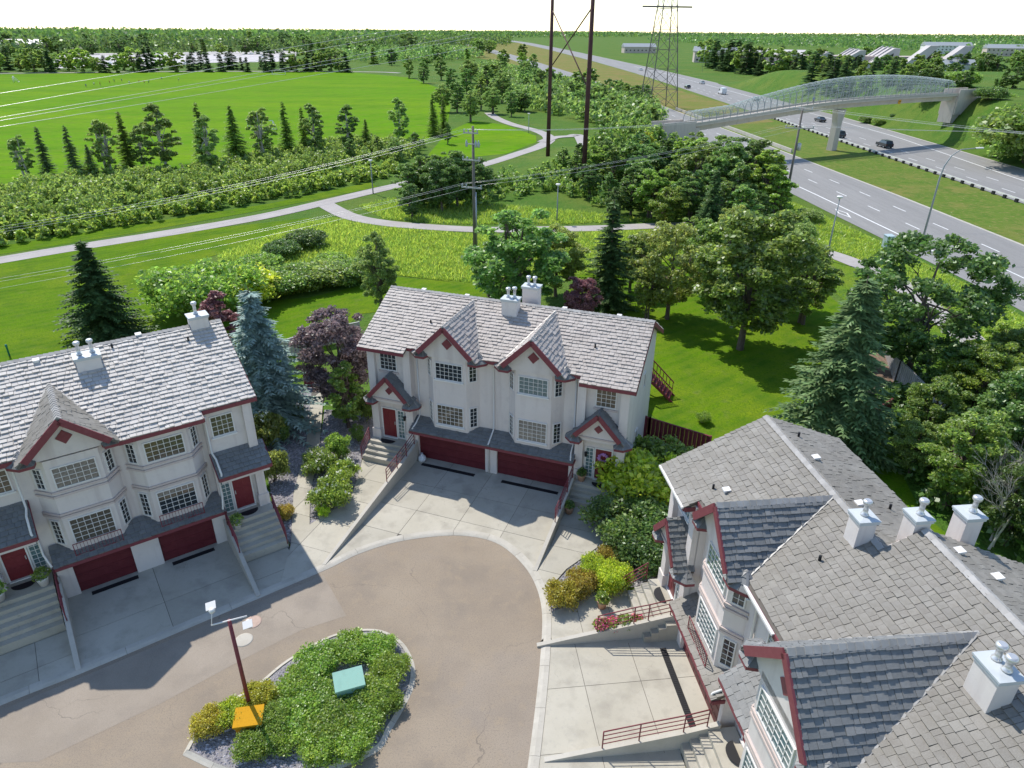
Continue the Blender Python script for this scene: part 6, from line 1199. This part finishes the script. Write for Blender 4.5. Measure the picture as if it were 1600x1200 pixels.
me = bpy.data.meshes.new('gravel'); me.from_pydata(V, [], F); prop(link_mesh('gravel', me, M['stone']), 'loose grey rocks on the planted island', 'gravel', kind='stuff')
# ---- big shrubs on the lawn
tree('bigbush2', 325, 486, 403, 'bright', 'broad rounded shrub mass on the lawn, left of the meadow', cat='shrub', w=1.15, name='shrub'); tree('bigbush', 372, 476, 408, 'lime', 'yellow-green shrub beside the broad rounded shrub', cat='shrub', w=1.3)
mb_ = ((420, 462, 415, 'mid'), (462, 452, 408, 'mid'), (505, 446, 405, 'olive'), (545, 440, 402, 'mid'), (440, 400, 372, 'dark'), (480, 385, 355, 'dark'), (410, 425, 392, 'bright'), (520, 420, 392, 'bright'), (570, 428, 398, 'mid'))
for (px, py, top, lf), wd in zip(mb_, rank(mb_)): tree('bigbush', px, py, top, lf, 'green bush in the uncut meadow, '+wd, cat='shrub', w=1.5, group='bushes in the uncut meadow')
# ---- row of trees along the field edge
row = [(42, 280, 205, 'birch1', 'silver'), (78, 278, 195, 'spr2', 'spruce2'), (122, 280, 193, 'spr2', 'spruce2'), (147, 278, 224, 'spr1', 'spruce2'), (172, 272, 177, 'birch1', 'silver'), (205, 268, 171, 'spr2', 'pine'), (228, 268, 195, 'birch2', 'silver'), (262, 268, 160, 'birch2', 'silver'), (322, 258, 157, 'spr2', 'pine'), (330, 268, 178, 'birch2', 'silver'), (372, 255, 162, 'spr1', 'pine'), (413, 250, 160, 'birch1', 'silver'), (452, 245, 156, 'spr2', 'pine'), (478, 240, 165, 'spr2', 'pine'), (494, 242, 160, 'birch2', 'silver'), (545, 235, 162, 'birch2', 'poplar'), (574, 235, 185, 'spr1', 'pine'), (626, 225, 151, 'birch2', 'silver'), (678, 212, 144, 'spr2', 'pine'), (694, 210, 152, 'spr2', 'pine')]
word = ['first', 'second', 'third', 'fourth', 'fifth', 'sixth', 'seventh', 'eighth', 'ninth', 'tenth', 'eleventh', 'twelfth', 'thirteenth', 'fourteenth', 'fifteenth', 'sixteenth', 'seventeenth', 'eighteenth', 'nineteenth', 'twentieth']
for i, (px, py, top, ky, lf) in enumerate(row): tree(ky, px, py, top, lf, f'{"dark conifer" if ky[0] == "s" else "pale birch"} at the field edge, {word[i]} tree from the left', cat='spruce' if ky[0] == 's' else 'tree', group='row of trees along the field edge', w=.95 if ky[0] == 's' else 1.3, name=None if ky[0] == 's' else 'birch_tree', bark='bark' if ky[0] == 's' else 'birch')
# ---- trees around the path bend and in front of the footbridge
def grove(items, label, group, keys=('pop1', 'pop2', 'oak2'), leafs=('poplar', 'mid', 'dark')):
    wd = rank(items) if len(items) <= 20 else None
    for i, (px, py, top) in enumerate(items): tree(keys[i % len(keys)], px+random.uniform(-1, 1), py, top, leafs[(i*7) % len(leafs)], label+(', '+wd[i] if wd else ''), group=group, name='grove_tree', w=random.uniform(1.2, 1.6))  # one object name for every grove tree, birch and oak shapes included
grove([(640, 325, 252), (665, 318, 240), (690, 330, 248), (715, 322, 232), (705, 300, 235), (738, 318, 246), (655, 305, 250), (760, 305, 262), (680, 300, 243), (645, 340, 285)], 'leafy poplar in the clump left of the utility pole', 'poplar clump left of the utility pole', keys=('pop2', 'oak2', 'oak1'))
grove([(880, 268, 225), (905, 262, 222), (930, 285, 225), (955, 300, 222), (980, 300, 218), (1005, 310, 225), (1030, 300, 220), (1060, 315, 225), (1085, 330, 222), (1110, 340, 225), (1135, 335, 218), (1160, 330, 215), (1185, 345, 220), (1045, 335, 258), (1075, 350, 265), (950, 330, 262), (985, 335, 255), (1015, 340, 262), (1120, 365, 268), (1150, 372, 285), (1000, 285, 208), (1040, 280, 205), (1085, 300, 212), (1130, 300, 210), (1165, 305, 208), (1195, 330, 235), (920, 310, 255), (1060, 290, 205), (900, 290, 240), (940, 270, 218), (970, 272, 215), (1020, 320, 240), (1040, 355, 290), (1100, 318, 215), (1145, 350, 250), (1175, 320, 218), (1180, 365, 290), (1205, 350, 262), (1085, 275, 205), (1115, 285, 208), (1000, 325, 245), (960, 340, 290)], 'leafy poplar in the dense wood before the footbridge', 'dense poplar wood before the footbridge', leafs=('poplar', 'mid', 'dark', 'poplar', 'bright'))
tree('spr1', 1105, 385, 262, 'spruce', 'dark spruce at the front of the poplar wood', cat='spruce', w=.9); tree('oak2', 1010, 255, 205, 'lime', 'yellowish bush by the footbridge ramp', w=.9)
for i, (px, py) in enumerate(((1240, 352), (1262, 345), (1250, 365), (1225, 372))): tree('bigbush', px, py, py-22, 'silver', 'silvery bush beside the roadside utility pole', cat='shrub', w=1.5, group='silvery bushes by the roadside pole')
grove([(548, 252, 215), (590, 245, 212), (620, 250, 215), (650, 240, 205), (700, 225, 190), (735, 190, 140), (715, 175, 125), (752, 172, 120), (770, 178, 135), (798, 182, 142), (820, 175, 140), (690, 175, 130), (730, 150, 105), (760, 150, 100), (785, 160, 112), (662, 130, 95), (640, 122, 88), (735, 130, 92), (705, 145, 105), (690, 125, 88)], 'green tree along the far bend of the path', 'trees along the far bend of the path', keys=('pop2', 'birch2', 'oak2'), leafs=('poplar', 'mid', 'silver'))
items = []
for _ in range(70):
    t = random.random(); px = 770+t*250; lo = 100+t*62; hi = 170+t*38; py = random.uniform(lo, hi); items.append((px, py, py-random.uniform(26, 36)))
grove(items, 'young poplar of the wooded slope below the dry grass', 'poplars of the wooded slope', keys=('pop1', 'far1', 'pop2', 'far2'), leafs=('poplar', 'poplar', 'silver', 'mid'))
# conifers across the highway and behind the bridge
for i in range(26):
    px = 1105+i*8.5+random.uniform(-4, 4); py = 106+i*1.15+random.uniform(-3, 3); tree('farsp' if i % 3 else 'far2', px, py, py-random.uniform(36, 54), 'spruce' if i % 3 else 'mid', 'dark conifer in the belt across the highway', cat='spruce', group='conifer belt across the highway', w=1.2)
for i in range(80):
    px = 1240+random.uniform(0, 370); py = 126+(px-1250)*.035+random.uniform(-30, 10); tree(('far1', 'far2', 'farsp')[i % 3], px, py, py-random.uniform(22, 38), ('mid', 'dark', 'poplar')[i % 3], 'round tree on the bank beyond the footbridge', group='trees on the bank beyond the footbridge', w=1.4)
for i, (px, py, top) in enumerate(((1530, 190, 150), (1560, 178, 140), (1590, 230, 165), (1610, 215, 150), (1575, 240, 190), (1545, 160, 130), (1600, 255, 200), (1500, 135, 105), (1450, 150, 128), (1352, 192, 178), (1372, 195, 182), (1395, 190, 176))): tree('bigbush', px, py, top, ('mid', 'bright', 'dark')[i % 3], 'bush on the embankment at the far end of the footbridge', cat='shrub', group='bushes on the far embankment', w=1.3)
# far tree line beyond the field
for i in range(46):
    px = -20+i*12.5+random.uniform(-5, 5); py = 113+random.uniform(-5, 1); sp_ = random.random() < (.7 if px > 180 else .3); tree('farsp' if sp_ else 'far2', px, py, py-random.uniform(22, 42), 'spruce' if sp_ else random.choice(('bright', 'mid')), 'tree of the line between field and car park', group='tree line beyond the sports field', cat='spruce' if sp_ else 'tree', w=1.25)
for i in range(60):
    px = random.uniform(-20, 830); py = random.uniform(76, 104) if px < 90 or px > 450 else random.uniform(74, 86); tree(random.choice(('far1', 'far2', 'far2', 'farsp')), px, py, py-random.uniform(18, 32), random.choice(('mid', 'bright', 'dark', 'poplar')), 'distant park tree near the top of the picture', group='distant park trees', w=1.4)
# parked cars far away, simple as they show only as specks
pcar = MB(); pcar.prism([(-2.2, -.9, .3), (2.2, -.9, .3), (2.2, -.9, .8), (1.0, -.9, .9), (.4, -.9, 1.4), (-1.2, -.9, 1.4), (-1.9, -.9, .9), (-2.2, -.9, .8)], (0, 1.8, 0)); pm_ = pcar.mesh('car'); 
for i in range(22):
    px, py = 110+i*15+random.uniform(-4, 4), random.choice((88, 93, 100))-max(0, (i-14))*.6; g = spot(px, py, 0); o = link_mesh('car', pm_, random.choice((p_white, p_dark, p_silver, p_grey)), loc=(g[0], g[1], .02), rot=(0, 0, R(random.choice((20, 110))))); prop(o, 'tiny parked car in the far car park', 'car', 'cars in the far car park')
# ---- masses nobody could count
def inside_v(P, X, Y):
    c = np.zeros(len(X), bool)
    for i in range(len(P)):
        a, b_ = P[i], P[i-1]
        if a[1] == b_[1]: continue
        c ^= ((a[1] > Y) != (b_[1] > Y)) & (X < (b_[0]-a[0])*(Y-a[1])/(b_[1]-a[1])+a[0])
    return c
def sprinkle(P, n):
    P = np.array(P); lo, hi = P.min(0), P.max(0); out = np.zeros((0, 2))
    while len(out) < n:
        q = rng.uniform(lo, hi, (max(n*3, 2000), 2)); out = np.vstack([out, q[inside_v(P, q[:, 0], q[:, 1])]])
    return out[:n]
def mass(name, px, n, hgt, leaf, mat, label, r=.9, step=1.2, far=False):
    P = [spot(*p)[:2] for p in px]; A = abs(sum(P[i][0]*P[i-1][1]-P[i-1][0]*P[i][1] for i in range(len(P))))/2; m_ = int(A/(step*step)); q = sprinkle(P, m_)
    h = rng.uniform(*hgt, m_); z = relief(q[:, 0], q[:, 1]); cl = []
    for f, s_ in ((.2, 1.0), (.55, .85), (.85, .6)): cl.append(np.column_stack([q+rng.normal(0, .3*r, q.shape), z+h*f, r*s_*rng.uniform(.6, 1.3, m_)]))
    c, d = clump_cloud(np.vstack(cl), n); c[:, 2] = np.maximum(c[:, 2], .02); d = d*.5+rand_dir(n)*.7; d /= np.linalg.norm(d, axis=1)[:, None]; o = link_mesh(name, leaf_quads(name, c, leaf, normals=d), LEAF[mat]); prop(o, label, 'thicket', kind='stuff'); return o
mass('thicket', [(-120, 345), (0, 300), (130, 278), (300, 272), (420, 246), (560, 222), (665, 228), (640, 250), (520, 266), (420, 282), (300, 306), (150, 338), (0, 356), (-120, 380)], 130000, (1.1, 2.6), .17, 'mid', 'dense dark thicket along the edge of the sports field', r=1.0, step=1.5)
mass('thicket', [(-120, 386), (0, 364), (150, 345), (300, 318), (480, 284), (610, 262), (640, 268), (570, 286), (400, 318), (200, 352), (0, 384), (-120, 402)], 80000, (1.0, 2.2), .17, 'bright', 'lighter scrub between thicket and path', r=.8, step=1.4)
mass('thicket', [(770, 105), (1020, 170), (1040, 200), (960, 208), (860, 180), (780, 150), (720, 110)], 50000, (3, 6), .45, 'poplar', 'wooded slope undergrowth right of the field', r=2.0, step=3.6)
mass('thicket', [(640, 300), (760, 285), (860, 262), (900, 250), (1010, 228), (1100, 240), (1190, 260), (1200, 330), (1130, 350), (1010, 330), (930, 322), (860, 296), (770, 322), (650, 332)], 80000, (1.0, 2.6), .2, 'mid', 'undergrowth of shrubs around the pylon legs', r=.9, step=1.7)
mass('far_wood', [(-300, 76), (500, 70), (800, 66), (790, 72), (500, 84), (-300, 88)], 22000, (9, 16), 1.6, 'dark', 'distant wood along the horizon at the left', r=5, step=13)
mass('far_wood', [(1010, 66), (1250, 74), (1640, 92), (1640, 70), (1200, 62)], 24000, (9, 16), 1.6, 'dark', 'distant wood along the horizon at the right', r=5, step=12)
mass('far_wood', [(480, 94), (640, 100), (760, 92), (720, 82), (560, 84)], 12000, (6, 11), .8, 'poplar', 'distant wood at the upper middle', r=3, step=7)
mass('far_wood', [(-400, 53), (500, 51), (1000, 52), (1000, 58), (500, 62), (-400, 66)], 30000, (12, 22), 4.0, 'dark', 'hazy belt of woodland on the far horizon', r=10, step=34)
mass('far_wood', [(980, 52), (2000, 58), (2000, 72), (1400, 64), (980, 57)], 24000, (12, 22), 4.0, 'dark', 'belt of woodland on the horizon behind the hall', r=10, step=34)
for i in range(34):
    px = 1236+i*7+random.uniform(-4, 4); py = 124+i*.35+random.uniform(-3, 4); tree('farsp' if i % 2 else 'far1', px, py, py-random.uniform(24, 44), 'spruce' if i % 2 else 'mid', 'conifer screening the white angular hall', cat='spruce' if i % 2 else 'tree', group='trees screening the white hall', w=1.2)
mass('undergrowth', [(1370, 640), (1460, 560), (1640, 540), (1660, 900), (1500, 840), (1420, 760)], 26000, (.8, 2.0), .14, 'dark', 'dark shrubs under the clump of trees at the right edge', r=.8, step=1.3)
def tufts(name, px, n, h, mat, label, w=.03):
    q = sprinkle([spot(*p)[:2] for p in px], n); c = np.column_stack([q, relief(q[:, 0], q[:, 1])-.06])
    hh_ = rng.uniform(*h, (n, 1)); a = rng.uniform(0, 6.28, n); d = np.column_stack([np.cos(a), np.sin(a), 0*a])*w*rng.uniform(.7, 1.5, (n, 1)); ln = rng.normal(0, .5, (n, 3)); ln[:, 2] = 1
    V = np.stack([c-d, c+d, c+ln*hh_], 1).reshape(-1, 3); o = link_mesh(name, raw_mesh(name, V, np.arange(3*n).reshape(n, 3)), LEAF[mat]); prop(o, label, 'grass', kind='stuff')
tufts('grass', [(340, 398), (480, 348), (520, 342), (600, 356), (760, 368), (1060, 360), (1100, 400), (900, 430), (760, 444), (620, 430), (430, 465), (350, 470)], 45000, (.2, .55), 'straw', 'tall uncut meadow grass', .06)
tufts('grass', [(560, 322), (640, 305), (780, 320), (900, 330), (1030, 345), (860, 350), (700, 350), (600, 342)], 18000, (.2, .6), 'straw', 'tall grass between the two paths', .07)
tufts('grass', [(1180, 300), (1262, 326), (1384, 382), (1531, 455), (1640, 525), (1640, 600), (1500, 500), (1400, 428), (1290, 385), (1200, 362)], 24000, (.15, .4), 'straw', 'uncut grass on the highway verge', .06)
